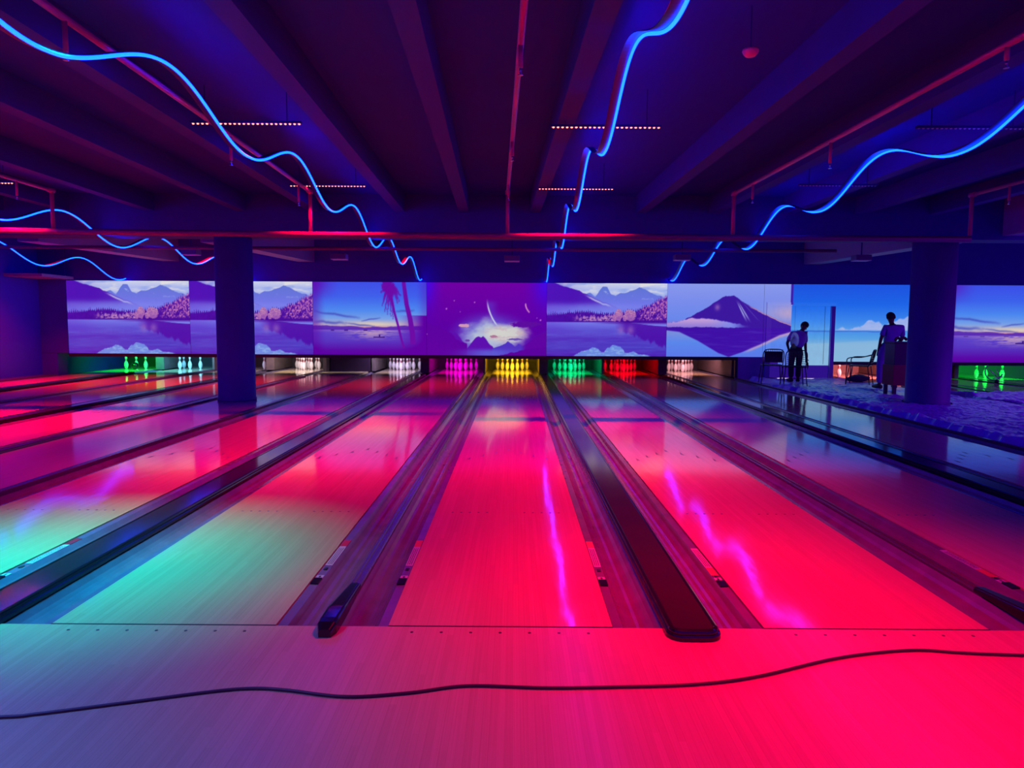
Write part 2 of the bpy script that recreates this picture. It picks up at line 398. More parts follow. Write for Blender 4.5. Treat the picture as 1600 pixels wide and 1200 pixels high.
def palm(u, v):
    img = grad(v, [(0, '5a00a0'), (.10, '5430bc'), (.30, '5a40cc'), (.345, '7a58cc'), (.36, '9078d0'), (.42, 'c0b4c8'), (.50, '78a4ec'), (.62, '4c8cf4'), (.8, '3c64f0'), (1, '3c50ec')])
    ctr = np.exp(-((u - .52) / .22) ** 2)
    img = lay(img, ctr * np.exp(-((v - .42) / .035) ** 2) * .9, 'e4d4bc')
    img = lay(img, ctr * np.exp(-((v - .38) / .018) ** 2) * .9, 'e8a098')
    img = lay(img, ctr * sm(.345, .335, v) * sm(.16, .32, v) * sm(.25, .6, n2(u * 1.5, v * 9, 3, 3, 9)) * .9, 'c8a4c0')
    hz = sm(.0, .01, .385 + .03 * (n1(u, 5, 4, 9) - .4) + .05 * np.abs(u - .5) - v) * (v > .345)
    img = lay(img, hz * .85, '5020b0')
    for (u0, v0, u1, v1, wd, s) in [(0, .60, .42, .50, .016, 1), (.0, .46, .3, .43, .02, 2), (.28, .44, .55, .40, .012, 3), (.42, .46, .6, .51, .01, 4), (.72, .6, .9, .61, .015, 5)]:
        t = np.clip((u - u0) / (u1 - u0), 0, 1); yy = v0 + (v1 - v0) * t + (n1(u, s + 70, 3, 12) - .5) * .03
        img = lay(img, np.exp(-((v - yy) / wd) ** 2) * ((u > u0) & (u < u1)) * np.sin(np.pi * t) ** .5 * .75, '3c48bc')
    purp = np.clip(sm(.0, .12, -u + .12) * .5 + sm(.72, 1., u) * .75 * (v < .55) + sm(.22, 0., v) * .8 + sm(.9, 1.0, u) * .3, 0, 1)
    img = lay(img, purp, '5c00a4'); img = lay(img, sm(.25, .0, u) * sm(.7, 1., v) * .7, '6408b0')
    # canoe
    img = lay(img, ((np.abs(u - .58) < .05) & (np.abs(v - .245 - .25 * (u - .58) ** 2) < .008)) * 1., '3c1880')
    img = lay(img, ((np.abs(u - .585) < .008) & (np.abs(v - .265) < .02)) * 1., '3c1880')
    for bx in (.17, .29, .46): img = lay(img, ((np.abs(u - bx) < .016) & (np.abs(v - .337) < .007)) * .9, '3c1880')
    # palms
    def trunk(img, pts, w0, w1, c='6c0ca8'):
        vs = [p[1] for p in pts][::-1]; us = [p[0] for p in pts][::-1]
        x = np.interp(v, vs, us); ww = np.interp(v, [vs[0], vs[-1]], [w1, w0])
        return lay(img, sm(.004, -.002, np.abs(u - x) - ww) * (v >= vs[0]) * (v <= vs[-1]), c)
    img = trunk(img, [(.80, 1.0), (.825, .7), (.855, .5), (.875, .3), (.88, .15)], .016, .024)
    img = trunk(img, [(.69, .82), (.715, .6), (.75, .4), (.78, .2), (.80, .1)], .010, .009)
    rg = random.Random(4)
    fr = [(-.075, -.16), (-.062, -.10), (-.05, -.24), (-.03, -.27), (.0, -.30), (.02, -.34), (.06, -.12), (.085, -.02), (.075, -.10), (-.085, .02), (-.075, .08), (-.02, .15), (.03, .13), (-.055, .14), (.055, .06)]
    for dx, dy in fr:
        for t in np.linspace(0.05, 1, 22):
            px, py = .685 + dx * t, .84 + dy * t * t + .07 * math.sin(math.pi * t) * (1 if dy > -.2 else .3)
            lf = .05 * (1 - t) + .012
            jx_, jy_ = rg.uniform(-.004, .004), rg.uniform(-.3, .6) * lf
            img = lay(img, np.exp(-(((u - px - jx_) / .0055) ** 2 + ((v - py + jy_) / lf) ** 2) * 1.3) * .75, '6c0ca8')
    d = ((u - .655) / .055) ** 2 + ((v - .95) / .10) ** 2 + (n2(u * 6, v * 4, 33, 3, 12) - .5) * 1.4
    img = lay(img, (1 - sm(.6, .95, d)) * .9, '6c08a8')
    return img

def moon(u, v):
    img = grad(v, [(0, '5400a0'), (.4, '5c00a6'), (1, '7000a4')]); img = np.array(img)
    img = lay(img, np.clip(np.exp(-((u - .0) / .08) ** 2 - ((v - 1.) / .35) ** 2) + np.exp(-((u - 1.) / .12) ** 2 - ((v - 1.0) / .35) ** 2), 0, 1) * .8, '3a08f0')
    d = np.sqrt(((u - .53) / .38) ** 2 + ((v - .24) / .40) ** 2)
    img = lay(img, (1 - sm(.35, 1.05, d)) * .95, '6058d4')
    img = lay(img, (1 - sm(.2, .8, d + (n2(u * 2, v * 2, 4, 4, 5) - .5) * .5)), 'b8c4dc')
    d2 = np.sqrt(((u - .66) / .24) ** 2 + ((v - .30) / .17) ** 2) + (n2(u * 2, v * 2.5, 6, 4, 6) - .5) * .45
    img = lay(img, (1 - sm(.35, 1.05, d2)) * .95, 'd8d8d0'); img = lay(img, (1 - sm(.5, .9, d2)) * sm(.5, .62, n2(u * 2, v * 5, 8, 4, 7)) * .5, 'c8a8b8')
    # planet limb
    R_ = .62; cx, cy = .5 + R_, .80; asp = 1.68
    rr = np.sqrt((u - cx) ** 2 + ((v - cy) / asp * 1.35) ** 2)
    inside = sm(.004, -.004, rr - R_) * sm(.34, .42, v) * sm(.78, .7, v) * sm(.62, .52, u)
    img = lay(img, inside * .45, '5c50d8')
    img = lay(img, np.exp(-((rr - R_ + .004) / .006) ** 2) * sm(.38, .46, v) * sm(.80, .62, v) * (u < .7), 'dce4f4')
    for (cx, cy, rx, ry, s, c) in [(.83, .43, .16, .05, 3, '5c0ca0'), (.31, .41, .05, .028, 4, 'd89cb8'), (.56, .262, .035, .02, 5, 'b07898'), (.74, .225, .07, .018, 6, '6c50b0'), (.34, .205, .025, .018, 8, '6c3cb0')]:
        dd = ((u - cx) / rx) ** 2 + ((v - cy) / ry) ** 2 + (n2(u * 4, v * 6, s + 80, 3, 8) - .5) * 1.2
        img = lay(img, 1 - sm(.6, .9, dd), c)
    # peaks
    r1 = pl(u, [(.2, .34), (.25, .30), (.31, .18), (.34, .10), (.37, .17), (.41, .25), (.43, .268), (.455, .25), (.47, .268), (.49, .24), (.52, .17), (.56, .105), (.6, .08)]) + (n1(u, 91, 3, 40) - .5) * .02
    img = lay(img, sm(-E_, E_, r1 - v) * (u > .19) * (u < .60), '5c10b0')
    r2 = pl(u, [(.55, .09), (.6, .13), (.655, .165), (.68, .20), (.71, .17), (.74, .12), (.77, .165), (.80, .13), (.84, .17), (.9, .26), (.96, .31), (1, .33)]) + (n1(u, 92, 3, 40) - .5) * .02
    img = lay(img, sm(-E_, E_, r2 - v) * (u > .55), '4c34c4'); img = lay(img, sm(-E_, E_, r2 - v) * sm(.78, .84, u), '5c04a4')
    img = lay(img, sm(-E_, E_, .36 - 1.0 * (u - .12) - v + .1 * (n1(u, 93, 3, 20) - .5)) * (u < .34), '5c02a2')
    img = lay(img, sm(.12, .04, v) * np.exp(-((u - .52) / .2) ** 2) * .9, '5c60dc')
    img = lay(img, sm(-E_, E_, pl(u, [(.6, .0), (.7, .04), (.85, .09), (1, .12)]) + (n1(u, 94, 3, 40) - .5) * .03 - v) * (u > .6), '5802a0')
    for sx, sy, r in [(.165, .64, .006), (.40, .73, .005), (.23, .75, .004), (.28, .6, .003), (.95, .49, .006), (.92, .52, .003), (.0, .29, .004)]:
        img = lay(img, np.exp(-(((u - sx) / r) ** 2 + ((v - sy) / (r * 1.7)) ** 2)), 'e08cf0')
    for t in np.linspace(0, 1, 14):
        px, py = .825 + .03 * t * t, .71 - .11 * t; img = lay(img, np.exp(-(((u - px) / .004) ** 2 + ((v - py) / .01) ** 2)) * .8, 'ffb0d8')
    return img

def volcano(u, v):
    img = grad(v, [(0, '5c7cf0'), (.2, '5c8cf0'), (.36, '8494e0'), (.40, '8070d8'), (.52, '6c8cf0'), (.75, '7c90f0'), (1, '8c9cf0')])
    img = lay(img, sm(.65, 1., u) * np.exp(-((v - .60) / .12) ** 2) * .8, 'c8a8c8')
    pk = pl(u, [(.05, .44), (.2, .56), (.33, .69), (.44, .82), (.465, .835), (.53, .84), (.62, .74), (.75, .62), (.9, .50), (1, .44)]) + (n1(u, 5, 4, 30) - .5) * .018
    lf = pl(u, [(0, .46), (.15, .50), (.3, .56), (.4, .5)])
    img = lay(img, sm(-E_, E_, lf - v) * (v > .4) * (u < .4), '4c50cc')
    m = sm(-E_, E_, pk - v) * (v > .38)
    img = lay(img, m, '3c18a0')
    a = (u - .5) / (.86 - v + .08)
    st = n1(a + 3, 14, 3, 14)
    img = lay(img, m * sm(.60, .74, st) * sm(.46, .6, v) * sm(.80, .66, v) * sm(.48, .56, u), '9898e0')
    img = lay(img, m * np.exp(-(((u - .40) / .02) ** 2 + ((v - .68) / .04) ** 2)) * .7, 'a070c0')
    ob = sm(-.004, .006, pk - v) * (1 - sm(.008, .02, pk - v)) * sm(.62, .7, u); img = lay(img, ob * .8, 'e8b8b8')
    cl = pl(u, [(0, .46), (.1, .49), (.2, .54), (.3, .52), (.42, .50), (.55, .47), (.62, .44), (.8, .46), (1, .5)]) + (n1(u, 17, 4, 18) - .5) * .06
    img = lay(img, sm(-.01, .012, cl - v) * (v > .395) * sm(.68, .5, u), lay(grad(v, [(.4, '8c78dc'), (.5, 'c4a0dc')]), sm(.3, .6, u), '7c90f0'))
    img = lay(img, (v < .42) * (v > .37) * (sm(-.005, .005, .405 + .02 * (n1(u, 19, 3, 30) - .5) - v)), '3c14a4')
    rf = pl(u, [(0, .36), (.1, .34), (.25, .22), (.42, .05), (.5, .0), (.6, .06), (.75, .17), (.9, .30), (1, .35)])
    img = lay(img, sm(-.01, .01, v - rf) * (v < .385) , '4010a8')
    img = lay(img, np.exp(-((v - rf + .015) / .02) ** 2) * sm(.6, .7, u) * .7 * (v < .36), 'dca0c0')
    img = lay(img, (n2(u, v * 8, 22, 3, 7) - .5).clip(0, 1) * (v < .38) * .5, '6878e8')
    return img

def sea(u, v):
    img = grad(v, [(0, '84b8e4'), (.25, '80b4e0'), (.33, '58a4e8'), (.395, '4c98ec'), (.41, '5ca4ec'), (.55, '3c88f0'), (.75, '1c68ec'), (1, '1c54e4')])
    sh = sm(-.01, .01, pl(u, [(0, .25), (.3, .27), (.6, .30), (1, .34)]) - v); img = lay(img, sh * .5, '94c0e0')
    img = lay(img, np.exp(-((v - .41 - .012 * n1(u, 3, 3, 8)) / .010) ** 2) * sm(1., .7, u) * .8, '2c60d0')
    cl = pl(u, [(0, .41), (.28, .42), (.36, .47), (.44, .46), (.52, .50), (.58, .56), (.66, .50), (.78, .57), (.84, .60), (.92, .56), (1, .5)]) + (n1(u, 9, 4, 22) - .5) * .07
    img = lay(img, sm(-.01, .015, cl - v) * sm(.415, .44, v) * sm(.22, .34, u) * (.5 + .5 * n2(u * 2, v * 3, 12, 4, 9)), 'c0c4f0')
    return img

def srgb2lin(c): c = np.clip(c, 0, 1); return np.where(c <= .04045, c / 12.92, ((c + .055) / 1.055) ** 2.4)

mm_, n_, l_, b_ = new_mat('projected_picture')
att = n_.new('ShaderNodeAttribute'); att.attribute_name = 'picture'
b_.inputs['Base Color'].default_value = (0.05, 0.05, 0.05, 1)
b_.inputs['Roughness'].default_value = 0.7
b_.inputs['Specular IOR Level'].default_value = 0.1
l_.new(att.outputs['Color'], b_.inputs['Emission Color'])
b_.inputs['Emission Strength'].default_value = 0.93  # walls and door glow themselves in place of the projectors' light
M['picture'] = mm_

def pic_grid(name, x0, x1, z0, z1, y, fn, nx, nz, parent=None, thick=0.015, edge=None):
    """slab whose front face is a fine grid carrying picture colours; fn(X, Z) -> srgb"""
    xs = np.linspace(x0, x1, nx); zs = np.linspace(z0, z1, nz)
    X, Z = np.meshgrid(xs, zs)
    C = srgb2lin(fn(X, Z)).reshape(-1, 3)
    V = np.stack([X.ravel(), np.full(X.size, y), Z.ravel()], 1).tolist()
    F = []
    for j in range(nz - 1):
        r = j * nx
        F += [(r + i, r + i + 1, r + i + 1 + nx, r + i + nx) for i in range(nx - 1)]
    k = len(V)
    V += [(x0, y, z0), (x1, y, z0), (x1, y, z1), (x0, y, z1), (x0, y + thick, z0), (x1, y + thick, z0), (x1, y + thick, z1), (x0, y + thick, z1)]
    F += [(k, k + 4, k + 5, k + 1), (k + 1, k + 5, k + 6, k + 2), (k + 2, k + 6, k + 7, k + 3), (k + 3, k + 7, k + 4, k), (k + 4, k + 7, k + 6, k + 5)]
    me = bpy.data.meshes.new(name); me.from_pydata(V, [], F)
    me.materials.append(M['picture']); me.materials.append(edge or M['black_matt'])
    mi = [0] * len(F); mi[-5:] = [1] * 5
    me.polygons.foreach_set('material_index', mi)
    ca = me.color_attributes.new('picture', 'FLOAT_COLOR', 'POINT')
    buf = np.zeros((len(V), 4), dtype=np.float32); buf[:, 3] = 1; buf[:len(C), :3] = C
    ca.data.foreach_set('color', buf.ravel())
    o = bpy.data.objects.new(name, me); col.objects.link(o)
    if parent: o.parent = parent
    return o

ZB, ZT = 0.579, 2.488
KX = 18.9 / 20.0
main = [(-11.78, -9.05 * KX, lake, 'mural of a misty mountain lake with autumn trees, next to the left wall', 1.0),
        (-9.045 * KX, -5.62 * KX, lake, 'mural of a misty mountain lake partly hidden behind the left column', 1.0),
        (-5.615 * KX, -2.45 * KX, palm, 'mural of palm silhouettes over a blue sunset sea, left of the crescent planet mural', 1.0),
        (-2.445 * KX, 0.89 * KX, moon, 'violet mural of a crescent planet above glowing clouds and dark peaks', 1.0),
        (0.895 * KX, 4.235 * KX, lake, 'mural of a misty mountain lake between the planet mural and the volcano mural', 1.0)]
def uvw(fn, x0, x1, z0=ZB, z1=ZT): return lambda X, Z: fn((X - x0) / (x1 - x0), (Z - z0) / (z1 - z0))
for x0, x1, fn, lb, s in main:
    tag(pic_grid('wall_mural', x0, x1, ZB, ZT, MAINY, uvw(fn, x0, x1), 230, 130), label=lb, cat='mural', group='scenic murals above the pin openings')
# volcano mural: spans the step in the wall; sampled by sight direction-free proportion of each plane
VX0, VX1 = 4.24 * KX, 7.72 * KX
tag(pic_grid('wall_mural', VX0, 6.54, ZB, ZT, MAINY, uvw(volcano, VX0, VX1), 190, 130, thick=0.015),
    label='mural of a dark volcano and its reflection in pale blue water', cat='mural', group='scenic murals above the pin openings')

# right wing: one projected strip on wall and door (volcano edge, post, sea)
WB, WT = 0.47, 2.488
def wing(X, Z):
    k = 1.0
    v = (Z - ZB) / (ZT - ZB)
    a = volcano(np.clip((X / k - VX0) / (VX1 - VX0), 0, 1), np.clip(v, 0, 1))
    u = (X - 7.30) / (10.9 - 7.30)
    vs = (Z - 0.40) / (WT - 0.40)
    s = sea(np.clip(u, 0, 1), np.clip(vs, 0, 1))
    t = (X > 7.26)[..., None]
    img = np.where(t, s, a)
    post = ((X > 7.235) & (X < 7.30) & (Z > 1.95))[..., None]
    img = np.where(post, H('4018a8'), img)
    return np.where(((X < 6.95) & (Z < ZB))[..., None], H('34109c'), img)
DL, DR, DT = 6.74, 8.28, 1.92           # door leaf opening
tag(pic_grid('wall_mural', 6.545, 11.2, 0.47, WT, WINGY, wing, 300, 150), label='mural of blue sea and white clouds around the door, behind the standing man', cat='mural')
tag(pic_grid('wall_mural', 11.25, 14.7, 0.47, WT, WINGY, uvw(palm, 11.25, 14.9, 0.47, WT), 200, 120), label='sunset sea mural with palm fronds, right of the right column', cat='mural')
# door
door = empty('door_1', (7.5, WINGY, 0), kind='structure')
def leaf_fn(X, Z):
    c = wing(X, Z)
    g = 0.06 * (n2(X * 2, Z * 1.0, 77, 3, 9) - .5)[..., None]
    line = (((np.abs(X - (DL + 0.62)) < .008) | (np.abs(X - (DR - 0.14)) < .008)) & (Z > .4))[..., None]
    c = c * (1 + g) * np.where(line, .72, 1.0)
    return np.where((Z < 0.37)[..., None], H('2c1088'), c)
def place(o, par): o.parent = par; o.matrix_parent_inverse = Matrix.Translation(-Vector(par.location)); return o
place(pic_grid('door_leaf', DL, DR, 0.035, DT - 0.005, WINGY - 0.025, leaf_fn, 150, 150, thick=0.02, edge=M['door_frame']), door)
b = MB()
for x0, x1, z0, z1 in [(DL - .13, DL - .005, 0, DT + .09), (DR + .005, DR + .13, 0, DT + .09), (DL - .005, DR + .005, DT, DT + .09)]:
    b.box(x0, x1, WINGY - .045, WINGY + .015, z0, z1)
def frame_fn(X, Z):
    return wing(X, Z) * .97 + .03
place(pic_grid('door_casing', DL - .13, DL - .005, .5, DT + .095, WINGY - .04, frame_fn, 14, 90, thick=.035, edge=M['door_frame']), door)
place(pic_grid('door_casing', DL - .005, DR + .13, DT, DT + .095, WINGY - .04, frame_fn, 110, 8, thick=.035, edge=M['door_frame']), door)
place(boxobj('door_jamb', M['door_frame'], (DR + .005, DR + .07, WINGY - .10, WINGY + .015, 0, DT)), door)
place(boxobj('door_casing', M['door_frame'], (DR + .07, DR + .13, WINGY - .04, WINGY + .015, 0, DT)), door)
place(boxobj('door_casing', M['door_frame'], (DL - .13, DL - .005, WINGY - .04, WINGY + .015, 0, .497)), door)
b = MB(); b.box(DL + .22, DL + .55, WINGY - .022, WINGY - .006, .004, .028); b.box(DL + .92, DR - .05, WINGY - .022, WINGY - .006, .004, .024)
place(b.build('light_gap', M['gap_light']), door)

# ---------------------------------------------------------------- lanes
W2 = 0.527
LN = dict(V=-11.30, W=-9.712, X=-8.12, Y=-6.34, A=-3.415, B=-1.642, C=-0.058, D=1.708, E=3.297, F=5.075, G=9.55, H=11.35, I=13.1)
DECK = 21.0     # pin deck begins here for the main bank
GUT = 0.235
Lname = dict(V='green-lit pins beside the left wall', W='pale blue pins left of the left column', X='pins just hidden behind the left column',
             Y='white pins right of the left column', A='lilac-white pins', B='magenta pins', C='yellow pins',
             D='mint green pins', E='red pins', F='pink-white pins', G='rosy pins behind the men', H='opening behind the right column', I='green-lit pins right of the right column')

def gutter_prof(x_in, s):
    """x_in = lane edge, s = +1 outward right / -1 outward left: shelf then shallow trough"""
    p = [(x_in + s * 0.004, -0.008), (x_in + s * 0.05, -0.010)]
    for k in range(11):
        a = k / 10
        p.append((x_in + s * (0.052 + a * 0.178), -0.012 - 0.062 * math.sin(math.pi * a) ** 0.7))
    p.append((x_in + s * GUT, -0.008))
    q = [(x, -0.12) for x, z in (p[-1], p[0])]
    return p + q

def make_lane(key, y0=FOUL, deck=DECK, y1=22.9, marks=True, gl=True, gr=True):
    x = LN[key]
    r = empty('bowling_lane', (x, y0, 0), label='glossy maple bowling lane running to the ' + Lname[key], cat='bowling lane', group='bowling lanes')
    b = MB(); b.box(-W2, W2, 0, deck - y0, -0.13, 0.0); b.build('lane_bed', M['lane'], r)
    b = MB(); b.box(-W2, W2, deck - y0 + .002, y1 - y0, -0.13, 0.0); b.build('pin_deck', M['deck'], r)
    for s, on in ((-1, gl), (1, gr)):
        if not on: continue
        b = MB(); pr = gutter_prof(s * W2, s)
        if s > 0: pr = pr[::-1]
        b.extrude_y(pr, 0, y1 - y0, closed=True)
        b.build('gutter', M['gutter'], r, smooth=False)
    if marks:
        for k in range(7):
            i = k - 3
            yy = 4.75 - abs(i) * 0.178 - .0
            b = MB(); xx = i * 0.1355
            b.add([(xx - .016, yy - .11, .0012), (xx, yy - .04, .0012), (xx + .016, yy - .11, .0012), (xx, yy + .06, .0012)], [(0, 1, 3), (1, 2, 3)])
            b.build('aiming_arrow', M['dark_mark'], r)
        for xx in (-.40, -.335, -.27, -.205, -.14, .14, .205, .27, .335, .40):
            b = MB(); b.lathe([(.0085, 0), (.0085, .0012)], xx, 2.04, 10)
            b.build('guide_dot', M['dark_mark'], r)
    return r
for k in 'VWXYABCDEF':
    make_lane(k)
for k in 'GHI':
    make_lane(k, y0=15.3, deck=19.2, y1=21.6, marks=False)
# foul line strip and approach dots
for k in 'YABCDE':
    x = LN[k]
    tag(boxobj('foul_line', M['black_matt'], (x - W2, x + W2, FOUL - .0035, FOUL + .004, -.02, .0015)), label='thin dark foul line before the lane to the ' + Lname[k], cat='foul line', group='foul lines')
ORD = ['leftmost', 'second', 'third', 'middle', 'fifth', 'sixth', 'rightmost']
SHORT = dict(A='lilac-white pins', B='magenta pins', C='yellow pins', D='mint green pins', E='red pins')
for k in 'ABCDE':
    for i in range(7):
        b = MB(); b.lathe([(.0075, .0), (.0075, .0012)], LN[k] + (i - 3) * .1355, FOUL - .065, 10)
        tag(b.build('approach_dot', M['dark_mark']), label='%s dark approach dot before the lane to the %s' % (ORD[i], SHORT[k]), cat='floor dot', group='approach dots before the %s lane' % SHORT[k])

# strip of plain floor where a lane is missing, its sill and dark panel
boxobj('floor_strip', M['strip'], (-5.49, -4.26, FOUL, 19.6, -.13, .0), kind='structure')
boxobj('trim_2', M['sill'], (-5.49, -4.26, 19.6, 20.9, -.13, .006), kind='structure')

# division caps and ball return covers between lanes
def rounded_prof(w, h, r, z0=-0.05):
    p = [(-w/2, z0)]
    for k in range(6): a = math.pi - k * math.pi / 10; p.append((-w/2 + r + r * math.cos(a), h - r + r * math.sin(a)))
    for k in range(6): a = math.pi/2 - k * math.pi / 10; p.append((w/2 - r + r * math.cos(a), h - r + r * math.sin(a)))
    p.append((w/2, z0)); return p
def narrow_divider(xc, lb, endcap=True, y0=FOUL, y1=22.9):
    r = empty('lane_divider', (xc, y0, 0), label=lb, cat='lane divider', group='narrow dividers between gutters')
    b = MB()
    prof = [(-.0325, -.12), (-.0325, .006), (-.027, .012), (-.014, .012), (-.008, .004), (.008, .004), (.014, .012), (.027, .012), (.0325, .006), (.0325, -.12)]
    b.extrude_y(prof[::-1], 0.42, y1 - y0, closed=True); b.build('divider_rail', M['ridge'], r)
    b = MB(); n = 14; vs = []; fs = []
    for j in range(n + 1):
        t = j / n; y = -.13 + .62 * t
        sc = math.sqrt(max(0.02, 1 - (1 - min(1, t / .14)) ** 2)) if t < .14 else 1.0
        hh = .060 if t < .35 else .060 - .034 * (t - .35) / .65
        wdt = .092 if t < .4 else .092 - .026 * (t - .4) / .6
        pr = rounded_prof(wdt * (.55 + .45 * sc), hh * (.55 + .45 * sc), .016, 0.001)
        vs += [(px, y, pz) for px, pz in pr]
    m = len(pr)
    for j in range(n):
        for i in range(m): a, bb = i, (i + 1) % m; fs.append((j*m+a, j*m+bb, (j+1)*m+bb, (j+1)*m+a))
    fs.append(tuple(range(m))[::-1]); fs.append(tuple(n*m+i for i in range(m)))
    b.add(vs, fs); b.build('end_cap', M['black'], r, smooth=False)
    return r
narrow_divider((LN['B'] + LN['C']) / 2, 'narrow divider with glossy black end cap, left of the lane to the yellow pins')
narrow_divider((LN['D'] + LN['E']) / 2, 'narrow divider between the mint green pin lane and the red pin lane')
narrow_divider((LN['X'] + LN['W']) / 2, 'narrow divider between the two lanes left of the left column')

def wide_cover(xc, wd, lb, y0=3.10, y1=19.5, h=.048):
    r = empty('ball_return_cover', (xc, y0, 0), label=lb, cat='ball return cover', group='long covers over the ball return tracks')
    # body with rounded nose
    def ring(y, ins, z): return [( -wd/2 + ins, y, z), (wd/2 - ins, y, z)]
    outline = []
    rr = .075; n = 8
    def outl(ins):
        pts = []
        for k in range(n + 1):
            a = math.pi + (math.pi/2) * k / n
            pts.append((-wd/2 + rr + (rr - ins) * math.cos(a), rr + (rr - ins) * math.sin(a)))
        for k in range(n + 1):
            a = 1.5*math.pi + (math.pi/2) * k / n
            pts.append((wd/2 - rr + (rr - ins) * math.cos(a), rr + (rr - ins) * math.sin(a)))
        pts.append((wd/2 - ins, y1 - y0)); pts.append((-wd/2 + ins, y1 - y0))
        return pts
    def slab(mb, levels):
        rings = [[(p[0], p[1], z) for p in outl(ins)] for ins, z in levels]
        m = len(rings[0]); vs = [q for rg in rings for q in rg]; fs = []
        for j in range(len(rings) - 1):
            for i in range(m): a, bb = i, (i+1) % m; fs.append((j*m+a, j*m+bb, (j+1)*m+bb, (j+1)*m+a))
        fs.append(tuple((len(rings)-1)*m + i for i in range(m))); fs.append(tuple(reversed(range(m))))
        mb.add(vs, fs)
    b = MB(); slab(b, [(0, 0.001), (0, .018), (.004, .026), (.012, .028)]); b.build('cover_base', M['black'], r)
    b = MB(); slab(b, [(.010, .0285), (.010, h - .014), (.014, h - .005), (.022, h), (.030, h), (.034, h - .004)]); b.build('cover_rim', M['ridge'] if False else M['black'], r)
    b = MB(); slab(b, [(.0345, .030), (.0345, h - .0035)]); b.build('cover_panel', M['cover'], r)
    return r
GW = .72 - 2 * GUT
wide_cover((LN['C'] + LN['D']) / 2, GW, 'dark ball return cover with rounded nose, right of the yellow pin lane')
wide_cover((LN['A'] + LN['B']) / 2, GW, 'dark ball return cover between the lilac-white pin lane and the magenta pin lane')
wide_cover((LN['E'] + LN['F']) / 2, GW, 'dark ball return cover between the red pin lane and the pink-white pin lane')
wide_cover((LN['X'] + LN['Y']) / 2, GW, 'dark ball return cover left of the white pin lane, passing behind the left column')
wide_cover((LN['W'] + LN['V']) / 2, GW, 'leftmost dark ball return cover, ending between the green and pale blue pins')
def curb(x0, x1, lb, y0=FOUL, y1=18.8, h=.03):
    b = MB(); b.extrude_y([(x0, -.12), (x0, h - .006), (x0 + .006, h), (x1 - .006, h), (x1, h - .006), (x1, -.12)][::-1], y0, y1, closed=True)
    tag(b.build('lane_curb', M['ridge']), label=lb, cat='curb', group='raised curbs beside outer gutters')
curb(-5.575 + .0, -5.50, 'raised curb right of the white pin lane, beside the plain floor strip')
curb(-4.255, -4.18, 'raised curb left of the lilac-white pin lane, beside the plain floor strip')
curb(LN['F'] + W2 + GUT + .003, LN['F'] + W2 + GUT + .05, 'raised curb right of the pink-white pin lane, beside the plastic sheet')
curb(LEFTX + .02, LN['V'] - W2 - GUT - .003, 'raised platform along the left wall beside the green pin lane', h=.02)

# stickers and sensor by the lane edges
def sensor(xc, lb, far_white=False):
    r = empty('gutter_sensor_label', (xc, 4.23, -.009), label=lb, cat='label strip', group='sensor label strips beside the lanes')
    b = MB(); b.box(-.021, .021, -.12, .24, .0, .0025); b.build('white_strip', M['white_print'], r)
    b = MB()
    for row in range(3):
        x0 = -.014 + row * .011
        y = -.10
        rr = random.Random(int(xc * 1000) + row)
        while y < .20:
            L = rr.uniform(.008, .024); b.box(x0, x0 + .005, y, min(y + L, .21), .0026, .0029); y += L + .006
    b.build('fine_print', M['black_matt'], r)
    b = MB(); b.box(-.021, .021, .243, .37, .0, .0025) if not far_white else b.box(-.021, .021, -.25, -.123, .0, .0025)
    b.build('red_strip', M['red_print'], r)
    b = MB(); b.box(-.020, .020, -.335, -.29, .0, .003); b.build('number_tag', M['white_print'], r)
    b = MB(); b.box(-.006, .006, -.325, -.30, .003, .0034); b.build('tag_print', M['black_matt'], r)
    b = MB(); b.box(-.022, .022, -.43, -.345, .0, .009); b.build('sensor_eye', M['black'], r)
    b = MB(); b.box(-.010, .010, -.20, -.165, .0, .004) if not far_white else b.box(-.008, .008, -.285, -.26, .0, .004)
    b.build('screw_plate', M['black_matt'], r)
for k, s, lb in [('A', 1, 'label strip in the gutter right of the lilac-white pin lane, in the cyan light'),
                 ('B', 1, 'label strip in the gutter right of the magenta pin lane'),
                 ('C', -1, 'label strip hugging the left edge of the yellow pin lane'),
                 ('C', 1, 'label strip hugging the right edge of the yellow pin lane'),
                 ('D', -1, 'label strip left of the mint green pin lane, beside the wide ball return cover'),
                 ('E', -1, 'label strip left of the red pin lane')]:
    sensor(LN[k] + s * (W2 + .0285), lb, far_white=(k in 'DE'))

# ---------------------------------------------------------------- pin openings: kickbacks, trim, curtains, lights
def kick(xc, wd, y0, y1, lb):
    tag(boxobj('kickback_panel', M['kick'], (xc - wd/2, xc + wd/2, y0, y1, -.005 + .02, .95)), label=lb, cat='partition panel', group='partitions between the pin openings')
kk = [((LN['V'] + LN['W'])/2, .24, 'green pins and the pale blue pins'), ((LN['W'] + LN['X'])/2, .06, 'pale blue pins and the pins behind the left column'),
      ((LN['X'] + LN['Y'])/2, .24, 'pins behind the left column and the white pins'), ((LN['A'] + LN['B'])/2, .24, 'lilac-white pins and the magenta pins'),
      ((LN['B'] + LN['C'])/2, .06, 'magenta pins and the yellow pins'), ((LN['C'] + LN['D'])/2, .24, 'yellow pins and the mint green pins'),
      ((LN['D'] + LN['E'])/2, .06, 'mint green pins and the red pins'), ((LN['E'] + LN['F'])/2, .24, 'red pins and the pink-white pins')]
for xc, wd, t in kk:
    kick(xc, wd, 21.15 if xc < -3.7 else 20.2, 22.85, 'upright partition panel between the ' + t)
kick(6.0, .30, 19.25, 22.85, 'scuffed partition panel at the right end, beside the pink-white pins')
